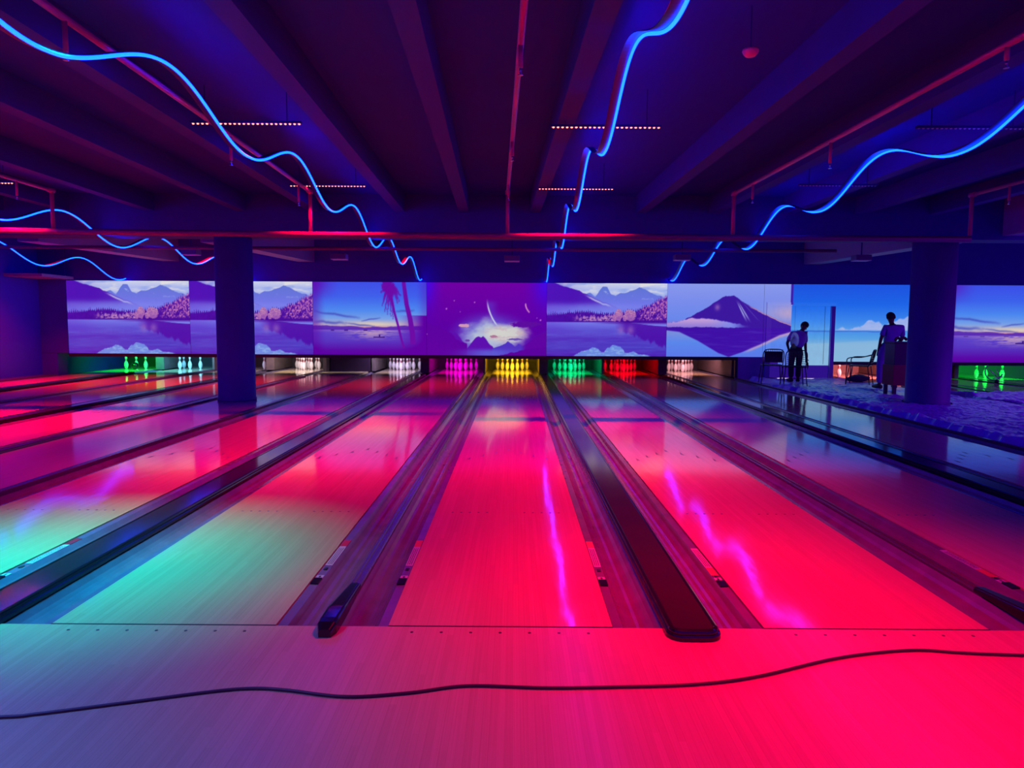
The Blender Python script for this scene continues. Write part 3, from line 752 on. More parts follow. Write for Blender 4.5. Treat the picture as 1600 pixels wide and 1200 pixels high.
tag(boxobj('blank_panel', M['panel_dark'], (-5.36, -4.20, 20.80, 20.88, .006, .58)), label='dark blank panel closing the opening between the white pins and the lilac-white pins', cat='panel')
kick(-5.44, .10, 20.5, 22.85, 'pale partition panel beside the white pins, left of the dark blank panel')
kick(-4.12, .10, 20.9, 22.85, 'partition panel left of the lilac-white pins')
b = MB(); b.box(-11.785, 5.895, MAINY - .02, MAINY + .10, .492, .577); b.box(5.835, 5.895, MAINY - .02, MAINY + .10, .032, .492)
tag(b.build('opening_trim', M['black_matt']), label='long black trim under the murals along the top of the main pin openings', cat='trim')
b = MB(); b.box(8.36, 16, WINGY - .02, WINGY + .10, .385, .468); b.box(8.36, 8.42, WINGY - .02, WINGY + .10, -.12, .385)
b.box(11.30, 11.36, WINGY - .02, WINGY + .10, -.12, .385)
tag(b.build('opening_trim', M['black_matt']), label='black trim over the right hand pin openings, behind the two men', cat='trim')
boxobj('wall_pit_back', M['curtain'], (LEFTX, 8.25, 22.92, 23.0, -.14, 1.2), kind='structure')
boxobj('wall_pit_back_right', mat('pit_back_right', (.35, .3, .3), .6), (8.3, RIGHTX, 21.62, 21.7, -.14, 1.2), kind='structure')
boxobj('pit_light_blocker', M['panel_dark'], (LEFTX, RIGHTX, MAINY + .26, 23.0, 1.2, 1.25), kind='structure')  # unseen lid added over the pit to keep stray light out
boxobj('wall_pit_side', M['panel_dark'], (8.26, 8.35, 19.16, 23.0, -.14, 1.2), kind='structure')
for i, (xc, lb) in enumerate([((LN['G'] + LN['H'])/2, 'rosy pins and the opening behind the right column'), ((LN['H'] + LN['I'])/2 - .35, 'opening behind the right column and the green-lit right hand pins')]):
    kick(xc, .10, 19.2, 21.6, 'upright partition panel between the ' + lb)
PIT = dict(V=((0, 1, .03), 36), W=((.12, .62, 1), 34), X=((1, .45, .7), 8), Y=((1, .78, .80), 20), A=((.75, .60, 1), 20), B=((1, .0, .85), 22),
           C=((1, .60, .01), 34), D=((0, 1, .32), 20), E=((1, .0, .0), 22), F=((1, .42, .50), 20))
for k, (c, p) in PIT.items():
    area('pit_lamp', (LN[k], 20.35, .90), c, p * 1.3, 1.1, .08, 150, rot=(math.radians(42), 0, 0))
area('pit_lamp', (LN['G'], 19.2, .85), (1, .20, .20), 85, 1.3, .08, 160, rot=(math.radians(30), 0, 0))
area('pit_lamp', (LN['I'] + .2, 19.2, .85), (0, 1, .03), 40, 2.2, .08, 160, rot=(math.radians(30), 0, 0))

# ---------------------------------------------------------------- pins
prof = [(.0258, 0), (.0285, .004), (.036, .019), (.047, .045), (.0567, .082), (.0605, .114), (.0585, .143), (.050, .178), (.0385, .206), (.0285, .232), (.0237, .254), (.0234, .268), (.0262, .290), (.0305, .318), (.0323, .342), (.0305, .361), (.024, .373), (.012, .3795), (.003, .381)]
mis = [1 if z in (.232, .268) else 0 for r_, z in prof]
b = MB(); b.lathe(prof, 0, 0, 20, mis)
pin0 = b.build('bowling_pin', [M['pin_white'], M['pin_stripe']], smooth=True)
used = [False]
POS = [(0, 0, 'head pin at the front'), (-1, 1, 'second row left pin'), (1, 1, 'second row right pin'), (-2, 2, 'third row left pin'), (0, 2, 'third row middle pin'), (2, 2, 'third row right pin'),
       (-3, 3, 'back row far left pin'), (-1, 3, 'back row inner left pin'), (1, 3, 'back row inner right pin'), (3, 3, 'back row far right pin')]
def put_pin(x, y, lb, grp):
    if not used[0]: o = pin0; used[0] = True
    else: o = pin0.copy(); col.objects.link(o)
    o.location = (x, y, 0.0005)
    tag(o, label=lb, cat='bowling pin', group=grp)
colr = dict(Y='white-lit', A='lilac-lit', B='magenta-lit', C='yellow-lit', D='mint green-lit', E='red-lit', F='pink-lit')
for k in 'YABCDEF':
    for i, j, t in POS:
        put_pin(LN[k] + i * .1524, 21.54 + j * .264, '%s bowling pin, %s of its triangle' % (colr[k], t), '%s pins' % colr[k])
put_pin(-8.12 + .42, 22.0, 'pinkish pin seen just right of the left column, nearer of two', 'pins behind the left column')
put_pin(-8.12 + .50, 22.4, 'pinkish pin seen just right of the left column, farther of two', 'pins behind the left column')
for x, y, t in [(-10.12, 21.6, 'leftmost pale blue pin of the near three'), (-10.16, 21.95, 'pale blue pin overlapping the leftmost one'), (-9.86, 21.7, 'middle pale blue pin left of the left column'), (-9.56, 21.75, 'pale blue pin nearest the left column')]:
    put_pin(x, y, t, 'pale blue pins')
for x, y, t in [(-11.72, 21.55, 'bright green bowling pin, leftmost of three'), (-11.44, 21.6, 'bright green bowling pin in the middle of three, base hidden by a ball'), (-11.18, 21.65, 'bright green bowling pin, rightmost of three by the partition')]:
    put_pin(x, y, t, 'bright green pins')
for x, t in [(8.97, 'rosy bowling pin at the left edge of the opening behind the chair'), (10.13, 'glowing warm white pin seen between the standing man and the red cabinet')]:
    put_pin(x, 19.75, t, 'pins behind the men')
for x, y, t in [(12.72, 19.7, 'green-lit pin behind the small cable reel at right'), (13.0, 19.75, 'green-lit pin in the middle of the right hand opening'), (13.36, 19.6, 'green-lit pin, rightmost in the right hand opening')]:
    put_pin(x, y, t, 'green pins at far right')
def ball(x, y, lb, r=.108):
    b = MB(); pr = [(max(.001, r * math.sin(math.pi * k / 14)), r - r * math.cos(math.pi * k / 14)) for k in range(15)]
    b.lathe(pr, x, y, 24); tag(b.build('bowling_ball', M['black'], smooth=True), label=lb, cat='bowling ball')
ball(-11.30, 21.25, 'dark ball in front of the middle bright green pin')

# ---------------------------------------------------------------- sprinkler pipes
def px_(x0, y): return x0 + .025 * (10.5 - y)
PZ = 3.27
def sprinkler_line(x0, ybend, lb, drops, yc=10.3, zc=2.66):
    r = empty('sprinkler_pipe', (x0, ybend, PZ), label=lb, cat='pipe', group='red sprinkler pipes under the ceiling')
    loc = Vector((x0, ybend, PZ))
    def tl(pts): return [Vector(p) - loc for p in pts]
    b = MB(); b.tube(tl([(px_(x0, .3), .3, PZ), (px_(x0, ybend), ybend, PZ), (px_(x0, ybend), ybend, PZ)][:2]), .024, 12)
    b.build('long_pipe', M['pipe'], r, smooth=True)
    b = MB(); b.tube(tl([(px_(x0, ybend), ybend, PZ + .03), (px_(x0, ybend), ybend, zc + .045)]), .027, 12); b.build('drop_pipe', M['pipe'], r, smooth=True)
    b = MB(); b.tube(tl([(px_(x0, ybend), ybend - .07, PZ), (px_(x0, ybend), ybend + .04, PZ)]), .036, 12); b.build('elbow', M['pipe'], r, smooth=True)
    for y, L in drops:
        x = px_(x0, y)
        b = MB(); b.tube(tl([(x, y, PZ - .01), (x, y, PZ - L)]), .016, 10); o = b.build('sprinkler_drop', M['pipe'], r, smooth=True)
        b = MB(); b.lathe([(.008, -.005), (.010, -.02), (.006, -.03), (.006, -.045), (.018, -.048), (.018, -.052)], x - loc.x, y - loc.y, 10, cz=PZ - L - loc.z)
        b.build('sprinkler_head', M['brass'], o)
yb = 10.35
sprinkler_line(-2.92, yb, 'red sprinkler pipe crossing behind the blue neon wave at upper left', [(4.55, .20), (7.3, .24), (9.75, .24)])
sprinkler_line(-.11, yb, 'red sprinkler pipe running down the middle of the ceiling', [(4.9, .16), (7.4, .16), (9.7, .16)])
sprinkler_line(3.10, yb, 'long red sprinkler pipe slanting across the upper right', [(4.9, .1), (7.4, .22), (9.6, .2)])
sprinkler_line(-6.6, yb, 'dim red sprinkler pipe dropping at the far left', [(9.6, .2)])
sprinkler_line(6.47, yb, 'dim red sprinkler pipe dropping above the right column', [(9.6, .2)])
M['pipe_dark'] = mat('red_pipe_dull', (0.22, 0.012, 0.12), 0.5)
b = MB(); b.tube([(-9.5, 10.3 , 2.715), (-3, 10.3, 2.665), (6.45, 10.3, 2.645)], .042, 14)
tag(b.build('cross_pipe', M['pipe_dark'], smooth=True), label='thick red pipe crossing the whole hall in front of the beam', cat='pipe')
b = MB(); b.tube([(-11, 14.0, 2.85), (6.2, 14.0, 2.85)], .034, 12)
tag(b.build('cross_pipe', M['pipe_dark'], smooth=True), label='thinner red pipe crossing the hall behind the beam', cat='pipe')

# ---------------------------------------------------------------- neon waves
ZM_Y = [0, 4.2, 7.1, 10.4, 13.4, 16.5, 19.6, 22]
def neon_z(y, zm): return np.interp(y, ZM_Y, zm) - .188 * math.cos(2 * math.pi * (y - 7.05) / 3.13)
def neon(x, y0, y1, lb, zm):
    r = empty('neon_wave_light', (x, 10, 3.0), label=lb, cat='neon light', group='blue neon waves under the ceiling')
    n = int((y1 - y0) / .06); ys = np.linspace(y0, y1, n)
    pts = []
    for y in ys:      # the runs draw gently together towards the far wall
        k = float(np.interp(y, [11, 20], [1.0, 18.86 / 20.0]))
        pts.append(Vector((x * (k - 1), y * k - 10, CAMH + (neon_z(y, zm) - CAMH) * k - 3.0)))
    b = MB(); b.tube(pts, .0115, 8); b.build('neon_tube', M['neon'], r, smooth=True)
    b = MB(); vs = []; fs = []; wd, t = .075, .006
    for p in pts: vs += [(p.x - .004, p.y, p.z + .014), (p.x - wd, p.y, p.z + .014), (p.x - wd, p.y, p.z + .014 + t), (p.x - .004, p.y, p.z + .014 + t)]
    for i in range(n - 1):
        for k in range(4): a, c = i*4 + k, i*4 + (k+1) % 4; fs.append((a, a+4, c+4, c))
    fs += [(0, 1, 2, 3), (4*n-1, 4*n-2, 4*n-3, 4*n-4)]
    b.add(vs, fs); b.build('backing_ribbon', M['ribbon'], r)
zc = [3.08, 3.08, 3.20, 3.17, 3.0, 2.95, 2.77, 2.7]
neon(-2.58, 3.2, 20.0, 'blue neon wave snaking across the upper left of the ceiling', zc)
neon(.87, 3.2, 20.0, 'blue neon wave right of the middle, running to the planet mural', [3.2, 3.25, 3.27, 3.2, 3.0, 2.92, 2.75, 2.7])
neon(4.30, 3.2, 20.0, 'blue neon wave across the upper right, ending above the volcano mural', [3.2, 3.25, 3.27, 3.2, 3.0, 2.95, 2.79, 2.7])
neon(-7.30, 3, 20.0, 'blue neon wave at left, crossing behind the left column', [3.1, 3.1, 3.1, 3.03, 2.97, 2.93, 2.77, 2.7])
neon(-10.8, 8, 20.0, 'blue neon wave farthest left, above the lake mural', [3.1, 3.1, 3.1, 3.03, 2.97, 2.87, 2.74, 2.7])
for x in (-7.3, -2.58, .87, 4.3):
    pass

# ---------------------------------------------------------------- led bars over the lanes
def bar(x, y, on, lb, color=RED, power=0):
    r = empty('led_bar', (x, y, 3.30), label=lb, cat='light bar', group='slim LED bars across the ceiling')
    b = MB(); b.box(-.53, .53, -.022, .022, .006, .026); b.box(-.395, -.387, -.004, .004, .026, .36); b.box(.387, .395, -.004, .004, .026, .36)
    b.build('bar_housing', M['housing'], r)
    for k in range(24):
        d = led_proto.copy() if on is True else led_proto_off.copy()
        d.location = (-.506 + k * .044, 0, 0); d.parent = r; col.objects.link(d)
    if power:
        area('led_bar_light', (x, y, 3.285), color, power, 1.0, .05, 86)
def lp(m):
    b = MB(); b.lathe([(.004, -.004), (.010, -.001), (.0115, .006)], 0, 0, 8); me = b.build('diode', m); return me
led_proto = lp(M['led_red']); led_proto_off = lp(M['led_off'])
BARS = [(-2.57, 7.0, True, 'lit red LED bar at upper left, crossed by the blue neon wave', RED, 80),
        (.87, 7.07, True, 'lit red LED bar at upper right of centre, nearer row', RED, 85),
        (-2.6, 10.1, True, 'lit red LED bar left of centre in the farther row', RED, 85),
        (.85, 10.23, True, 'lit red LED bar right of centre in the farther row', RED, 85),
        (-7.42, 10.0, True, 'lit red LED bar cut off by the left edge of the picture', RED, 210),
        (4.37, 9.9, False, 'unlit pale LED bar at right, nearest the slanting red pipe', RED, 0),
        (4.37, 7.05, False, 'unlit LED bar at far right, beside the neon wave', RED, 0)]
for x, y, on, lb, c, p in BARS: bar(x, y, on, lb, c, p)
for o in (led_proto, led_proto_off): bpy.data.objects.remove(o)
# bars of the rows the picture does not show directly (nearer than the frame, and beyond the beam)
area('led_bar_light', (-2.75, 4.15, 3.28), CYAN, 42, 1.0, .05, 56)
area('led_bar_light', (1.0, 3.9, 3.28), RED, 72, 1.0, .05, 80)
area('led_bar_light', (2.0, 1.3, 3.28), RED, 48, 1.0, .05, 80)
for x, p in ((-11.2, 160), (-7.4, 120), (-2.6, 60), (.87, 50)):
    area('led_bar_light', (x, 16.5, 3.2), RED, p, 1.0, .05, 105)

area('led_bar_light', (-7.4, 7.0, 3.28), RED, 110, 1.0, .05, 86)
# smoke detector
b = MB(); b.lathe([(.055, 0), (.058, -.012), (.050, -.03), (.036, -.045), (.012, -.05)], 0, 0, 20)
o = b.build('smoke_detector', mat('detector_red', (.8, .08, .2), .4), smooth=True); o.location = (1.66, 5.25, 3.36)
b = MB(); b.tube([(0, 0, 0), (0, 0, .30)], .005, 8); b.build('mount', M['housing'], o)
tag(o, label='small round red-lit smoke detector on the ceiling at upper right', cat='smoke detector')

# projectors
def projector(x, y, z, lb):
    r = empty('projector', (x, y, z), label=lb, cat='projector', group='projectors hanging behind the beam')
    b = MB(); b.box(-.16, .16, -.13, .13, .012, .12); b.build('projector_body', M['projector'], r, bevel=.012)
    b = MB(); b.box(-.155, .155, -.125, .125, 0, .012); b.build('lit_underside', M['projector_lit'], r)  # paler slab stands for the light on the projector's underside
    b = MB(); b.lathe([(.035, 0), (.035, .03), (.028, .035)], 0, 0, 16); o = b.build('lens', M['black'], r, smooth=True); o.rotation_euler = (-math.pi/2, 0, 0); o.location = (.06, .13, .07)
    b = MB(); b.tube([(0, 0, .12), (0, 0, 3.66 - z)], .014, 8); b.build('ceiling_pole', M['housing'], r)
for x, z, lb in [(-3.64, 2.72, 'small projector hanging right of the left column'), (-.06, 2.70, 'small projector hanging above the middle of the planet mural'),
                 (3.46, 2.74, 'small projector beside the end of the right neon wave'), (7.17, 2.75, 'small projector hanging above the door'), (-6.72, 2.80, 'small projector just left of the left column')]:
    projector(x, 15.0, z, lb)

# ---------------------------------------------------------------- cable on the approach
cpts = [(-3.0, 2.42), (-2.3, 2.41), (-1.831, 2.442), (-1.709, 2.465), (-1.429, 2.547), (-1.132, 2.635), (-0.992, 2.656), (-0.864, 2.643), (-0.632, 2.599), (-0.394, 2.631), (-0.177, 2.687), (0.123, 2.676), (0.373, 2.685), (0.704, 2.709), (0.977, 2.774), (1.356, 2.933), (1.609, 3.002), (1.787, 3.023), (1.941, 3.001), (2.204, 2.981), (2.9, 2.96), (3.6, 3.0)]
def cat_rom(P, k=8):
    out = []
    P = [P[0]] + P + [P[-1]]
    for i in range(1, len(P) - 2):
        for j in range(k):
            t = j / k; q = []
            for d in range(len(P[0])):
                p0, p1, p2, p3 = P[i-1][d], P[i][d], P[i+1][d], P[i+2][d]
                q.append(.5 * (2*p1 + (p2-p0)*t + (2*p0-5*p1+4*p2-p3)*t*t + (-p0+3*p1-3*p2+p3)*t**3))
            out.append(tuple(q))
    out.append(P[-1]); return out
b = MB(); b.tube([(x, y, .0065) for x, y in cat_rom(cpts)], .0062, 8)
tag(b.build('cable', M['cable'], smooth=True), label='thin dark cable snaking across the wooden approach in the foreground', cat='cable')

# ---------------------------------------------------------------- plastic sheeting on the right
STAND = [(6.24, 17.35, .36), (6.55, 16.75, .36), (8.36, 17.3, .40), (7.08, 17.95, .32), (8.50, 16.2, .38), (8.06, 14.75, .45), (8.66, 18.0, .30)]
def sheet(name, fx0, x1, y0, y1, nx, ny, amp, seed, lb, zb=.012):
    vs, fs = [], []
    Yv = np.linspace(y0, y1, ny)
    for j, y in enumerate(Yv):
        xa = fx0(y)
        xs = np.linspace(xa, x1, nx)
        e = (xs - xa)
        yy = np.full(nx, y)
        z = (n2(xs * .9, yy * .5, seed, 5, 1.6) - .38).clip(0, 1) * amp
        fold = np.abs(n2(xs * 1.5, yy * .8, seed + 3, 4, 3.0) - .5) * amp * .9
        edge = np.exp(-(e / .22) ** 2) * (.03 + .07 * n1(yy * 1.0, seed + 5, 4, 5.0))
        zz = .001 + (zb + z * .6 + fold * .6 + edge) * np.clip(e / .06, 0, 1) * min(1.0, (y - y0) / .08)
        vs += [(float(a), float(y), float(c)) for a, c in zip(xs, zz)]
    vs2 = []
    for (a, y, c) in vs:      # pressed flat where something stands on it
        k = 1.0
        for (ox, oy, orr) in STAND: k = min(k, max(0.0, min(1.0, (math.hypot(a - ox, y - oy) - orr) / .25)))
        vs2.append((a, y, .004 + (c - .004) * k))
    vs = vs2
    for j in range(ny - 1):
        for i in range(nx - 1):
            q = vs[j*nx+i]
            if math.hypot(q[0] - 7.56, q[1] - 13.06) < .41: continue
            fs.append((j*nx+i, j*nx+i+1, (j+1)*nx+i+1, (j+1)*nx+i))
    b = MB(); b.add(vs, fs); o = b.build(name, M['sheet'], smooth=False)
    return tag(o, label=lb, cat='plastic sheet')
def edge_fn(y): return float(np.interp(y, [7.4, 8.5, 9.5, 10.5, 11.5, 13, 15, 17, 18.6], [6.08, 5.98, 5.95, 5.95, 5.95, 5.95, 5.98, 6.08, 6.15])) + .05 * math.sin(y * 7.1) + .03 * math.sin(y * 17.3)
sheet('plastic_sheet', edge_fn, 8.9, 6.5, 18.55, 130, 360, .17, 3, 'crumpled translucent plastic sheet covering the floor right of the last gutter')
sheet('plastic_sheet', lambda y: 8.95 + .05 * math.sin(5 * y), 15.0, 6.0, 15.2, 150, 260, .2, 9, 'brighter crumpled plastic sheet spread in front of the green-lit opening at right')
boxobj('floor_right', M['strip'], (LN['F'] + W2 + GUT + .06, RIGHTX, FOUL, 15.29, -.13, .0), kind='structure')
boxobj('floor_right_rear', M['strip'], (LN['F'] + W2 + GUT + .06, LN['G'] - W2 - GUT - .01, 15.29, 19.0, -.13, .0), kind='structure')
for i, (a, c) in enumerate([('G', 'H'), ('H', 'I')]):
    boxobj('floor_gap_%d' % i, M['cover'], (LN[a] + W2 + GUT + .003, LN[c] - W2 - GUT - .003, 15.3, 21.5, -.13, .01), kind='structure')

# ---------------------------------------------------------------- people
def skin(name, nodes, edges, m, parent=None, sub=2, root=0):
    me = bpy.data.meshes.new(name)
    me.from_pydata([n[:3] for n in nodes], edges, [])
    o = bpy.data.objects.new(name, me); col.objects.link(o)
    sk = o.modifiers.new('skin', 'SKIN'); sk.use_smooth_shade = True
    for i, n in enumerate(nodes):
        v = me.skin_vertices[0].data[i]
        r = n[3]; v.radius = (r, n[4] if len(n) > 4 else r); v.use_root = (i == root)
    sb = o.modifiers.new('subdivision', 'SUBSURF'); sb.levels = sub; sb.render_levels = sub
    me.materials.append(m)
    if parent: o.parent = parent
    return o
def person(loc, P, label, shirt, trouser, pose):
    """P: dict joint -> (x, y, z) local; back view towards -y"""
    r = empty('person', loc, label=label, cat='person')
    j = P
    def V(k, rad, ry=None): return (*j[k], rad) if ry is None else (*j[k], rad, ry)
    nodes = [V('pelvis', .10), V('waist', .10), V('chest', .115), V('neckb', .055), V('neck', .05), V('skull', .088), V('crown', .075),
             V('shL', .055), V('elL', .040), V('wrL', .028), V('palmL', .032), V('shR', .055), V('elR', .040), V('wrR', .028), V('palmR', .032),
             V('hipL', .085), V('knL', .058), V('anL', .042), V('toeL', .035), V('hipR', .085), V('knR', .058), V('anR', .042), V('toeR', .035)]
    ed = [(0,1),(1,2),(2,3),(3,4),(4,5),(5,6),(2,7),(7,8),(8,9),(9,10),(2,11),(11,12),(12,13),(13,14),(0,15),(15,16),(16,17),(17,18),(0,19),(19,20),(20,21),(21,22)]
    # five fingers per hand, rooted in the palm
    for pi, wi, s in ((10, 9, -1), (14, 13, 1)):
        pw = Vector(nodes[wi][:3]); pp = Vector(nodes[pi][:3]); d = (pp - pw).normalized()
        side = d.cross(Vector((s * .2, -1, .2))).normalized()
        cur = Vector((0, 1, 0)) * .25
        for q, (off, L) in enumerate([(-.024, .062), (-.008, .072), (.008, .068), (.024, .055)]):
            a = pp + side * off + d * .018; bq = a + d * L * .55; c2 = bq + (d + cur * 1.6).normalized() * L * .5
            k = len(nodes); nodes += [(*a, .010), (*bq, .009), (*c2, .008)]; ed += [(pi, k), (k, k+1), (k+1, k+2)]
        a = pp - side * .03 + d * -.005; bq = a - side * .022 + d * .025; c2 = bq + d * .025
        k = len(nodes); nodes += [(*a, .011), (*bq, .010), (*c2, .009)]; ed += [(pi, k), (k, k+1), (k+1, k+2)]
    skin('body', nodes, ed, M['skin'], r, 1)
    # head features
    hd = Vector(j['skull']); f = Vector(pose['face']).normalized(); up = (Vector(j['crown']) - Vector(j['neck'])).normalized(); rt = f.cross(up).normalized()
    b = MB(); b.tube([hd + f*.085 + up*.012, hd + f*.108 - up*.012, hd + f*.088 - up*.022], [.008, .014, .008], 8); b.build('nose', M['skin'], r, smooth=True)
    for s in (-1, 1):
        b = MB(); c = hd + rt * s * .088; b.tube([c - up*.028, c + rt*s*.012, c + up*.028], [.006, .012, .008], 8); b.build('ear', M['skin'], r, smooth=True)
        b = MB(); c = hd + f * .082 + rt * s * .032 + up * .018; b.tube([c - rt*.012, c, c + rt*.012], [.003, .007, .003], 6); b.build('eye', M['white_print'], r, smooth=True)
    b = MB(); c = hd + f * .084 - up * .042; b.tube([c - rt*.025, c, c + rt*.025], [.003, .006, .003], 6); b.build('mouth', M['red_print'], r, smooth=True)
    # hair cap covering top and back of the skull
    vs, fs = [], []; N, K = 9, 20
    for a in range(N):
        th = math.radians(2 + a * 13.5)
        for k in range(K):
            ph = 2 * math.pi * k / K
            d = up * math.cos(th) + (rt * math.cos(ph) + f * math.sin(ph)) * math.sin(th)
            front = max(0, d.dot(f)); lim = 1.0 if (front < .35 or d.dot(up) > .35) else .80
            vs.append(hd + up * .028 + Vector((d.x * .099, d.y * .104, d.z * .112)) * lim)
    for a in range(N - 1):
        for k in range(K): fs.append((a*K+k, a*K+(k+1)%K, (a+1)*K+(k+1)%K, (a+1)*K+k))
    fs.append(tuple(reversed(range(K)))); fs.append(tuple((N-1)*K+k for k in range(K)))
    b = MB(); b.add(vs, fs); b.build('hair', M['hair'], r, smooth=True)
    # shirt
    hem = [a * .65 + c * .35 for a, c in zip(j['pelvis'], j['waist'])]
    def mid(a, c, t): return tuple(p + (q - p) * t for p, q in zip(j[a], j[c]))
    sn = [(*hem, .19, .13), V('waist', .185, .13), V('chest', .19, .135), (*mid('chest', 'neckb', .6), .12, .09), (*mid('chest', 'neckb', .95), .07),
          V('shL', .078), (*mid('shL', 'elL', .5), .068), (*mid('shL', 'elL', .8), .066), V('shR', .078), (*mid('shR', 'elR', .5), .068), (*mid('shR', 'elR', .8), .066)]
    skin('shirt', sn, [(0,1),(1,2),(2,3),(3,4),(2,5),(5,6),(6,7),(2,8),(8,9),(9,10)], shirt, r, 2)
    tn = [V('pelvis', .15, .12), V('hipL', .105), (*mid('hipL', 'knL', .5), .09), V('knL', .075), (*mid('knL', 'anL', .95), .068),
          V('hipR', .105), (*mid('hipR', 'knR', .5), .09), V('knR', .075), (*mid('knR', 'anR', .95), .068), V('waist', .14, .11)]
    skin('trousers', tn, [(0,1),(1,2),(2,3),(3,4),(0,5),(5,6),(6,7),(7,8),(0,9)], trouser, r, 2)
    for s in 'LR':
        a, t = Vector(j['an' + s]), Vector(j['toe' + s])
        b = MB(); d = (t - a); d.z = 0
        a0 = Vector((a.x, a.y, .04)) - d.normalized() * .05
        b.tube([a0, a0 + d * .35, Vector((t.x, t.y, .035)) + d * .25], [.045, .052, .030], 12); b.build('shoe', M['shoe'], r, smooth=True)
    return r
# man bending by the door, three quarter back view, looking down to the right
P1 = dict(pelvis=(-.02, 0, .80), waist=(.0, .01, .93), chest=(.05, .05, 1.13), neckb=(.15, .11, 1.27), neck=(.18, .14, 1.31), skull=(.235, .19, 1.385), crown=(.265, .20, 1.44),
          shL=(-.12, .04, 1.20), elL=(-.25, .02, .97), wrL=(-.17, .10, .80), palmL=(-.13, .13, .74), shR=(.20, .05, 1.20), elR=(.235, .08, .90), wrR=(.29, .14, .62), palmR=(.31, .16, .54),
          hipL=(-.11, 0, .76), knL=(-.13, .02, .42), anL=(-.14, -.03, .08), toeL=(-.15, .13, .04), hipR=(.07, 0, .76), knR=(.08, .07, .42), anR=(.045, .0, .08), toeR=(.10, .15, .04))
man1 = person((7.08, 17.95, 0.006), P1, 'man in a loose shirt and dark trousers bending over beside the door, tool in hand', M['shirt'], M['trouser_dark'], dict(face=(.75, .45, -.55)))
# hand tool held by him
b = MB(); b.tube([(7.08 + .30, 18.11, .60), (7.08 + .33, 18.11, .47)], .022, 10)
t_ = b.build('tool_grip', M['black'], smooth=True)
b = MB(); b.tube([(7.41, 18.11, .47), (7.43, 18.11, .40), (7.425, 18.11, .30)], [.03, .02, .005], 10); b.build('tool_blade', M['black'], t_, smooth=True)
t_.name = 'hand_tool'; tag(t_, label='pointed dark hand tool held by the bending man', cat='tool')
# man standing with his back to us
P2 = dict(pelvis=(-.08, 0, .93), waist=(-.04, -.01, 1.07), chest=(.04, -.02, 1.27), neckb=(.0, .0, 1.45), neck=(-.01, .01, 1.49), skull=(-.015, .03, 1.585), crown=(-.015, .03, 1.64),
          shL=(-.15, -.02, 1.38), elL=(-.25, -.04, 1.12), wrL=(-.245, .05, .88), palmL=(-.235, .08, .80), shR=(.22, -.02, 1.37), elR=(.27, .04, 1.10), wrR=(.16, .18, .98), palmR=(.10, .22, .98),
          hipL=(-.18, 0, .88), knL=(-.21, .03, .50), anL=(-.23, -.03, .08), toeL=(-.27, .13, .04), hipR=(.02, 0, .88), knR=(.08, .03, .50), anR=(.12, -.02, .08), toeR=(.16, .14, .04))
man2 = person((8.50, 16.2, 0.006), P2, 'man standing with his back to the camera between the chair and the red cabinet', mat('shirt_violet', (.22, .17, .50), .8, noise=.2, nscale=9), M['trouser_blue'], dict(face=(-.25, 1, 0)))
# the projector over the door throws a patch of light on the bending man's back
sl = bpy.data.lights.new('projector_beam', 'SPOT'); sl.energy = 90; sl.color = (.40, .72, 1); sl.spot_size = math.radians(6.0); sl.spot_blend = .05; sl.shadow_soft_size = .01
so = bpy.data.objects.new('projector_beam', sl); so.location = (7.1, 15.15, 2.77); col.objects.link(so)
so.scale = (.50, 1.15, 1)
so.rotation_euler = (Vector((6.98, 17.9, 1.04)) - Vector(so.location)).to_track_quat('-Z', 'Y').to_euler()

# ---------------------------------------------------------------- chairs
def chair(loc, rz, lb, arms=False, solid=False):
    r = empty('metal_chair', loc, rz, label=lb, cat='chair', group='metal chairs by the door')
    w, d, h, H_ = .23, .22, .45, .84
    for sx in (-1, 1):
        for sy in (-1, 1):
            b = MB(); top = (sx*w*.92, sy*d*.9, h); bot = (sx*(w+.03), sy*(d+.04), 0.0)
            b.tube([bot, top], .011, 8); b.build('leg', M['chair_metal'], r, smooth=True)
    b = MB()
    for i in range(11):
        t = -1 + 2*i/10; b.box(t*w-.007, t*w+.007, -d, d, h-.004, h+.004); b.box(-w, w, t*d-.006, t*d+.006, h-.003, h+.003)
    b.tube([(-w,-d,h),(w,-d,h),(w,d,h),(-w,d,h),(-w,-d,h)], .012, 8)
    b.build('seat', M['chair_metal'], r)
    b = MB()
    fr = [(-w*.95, d, h), (-w*1.02, d+.06, .70), (-w*.80, d+.09, H_-.02), (0, d+.10, H_), (w*.80, d+.09, H_-.02), (w*1.02, d+.06, .70), (w*.95, d, h)]
    b.tube(cat_rom(fr, 5), .012, 8); b.build('back_frame', M['chair_metal'], r, smooth=True)
    b = MB()
    if solid:
        b.box(-w*.9, w*.9, d+.05, d+.065, h+.08, H_-.05)
    for i in range(9):
        t = -.85 + 1.7*i/8
        b.tube([(t*w, d+.02, h+.06), (t*w, d+.07, .68), (t*w*.85, d+.095, H_-.015)], .005, 5)
    for i in range(7):
        z = h + .08 + i*.05; b.tube([(-w*.93, d+.03+(z-h)*.15, z), (w*.93, d+.03+(z-h)*.15, z)], .005, 5)
    b.build('backrest', M['chair_metal'], r)
    if arms:
        for sx in (-1, 1):
            b = MB(); b.tube(cat_rom([(sx*w*1.0, d+.05, .72), (sx*(w+.05), d*.3, .66), (sx*(w+.05), -d, .63), (sx*(w+.04), -d-.03, .45), (sx*(w+.03), -d-.04, 0)], 5), .012, 8); b.build('armrest', M['chair_metal'], r, smooth=True)
    return r
chair((6.24, 17.35, .008), math.radians(168), 'dark metal chair nearest the doorway wall, left of the other perforated one', solid=True)
chair((6.55, 16.75, .008), math.radians(168), 'dark metal chair with perforated back in front of the bending man')
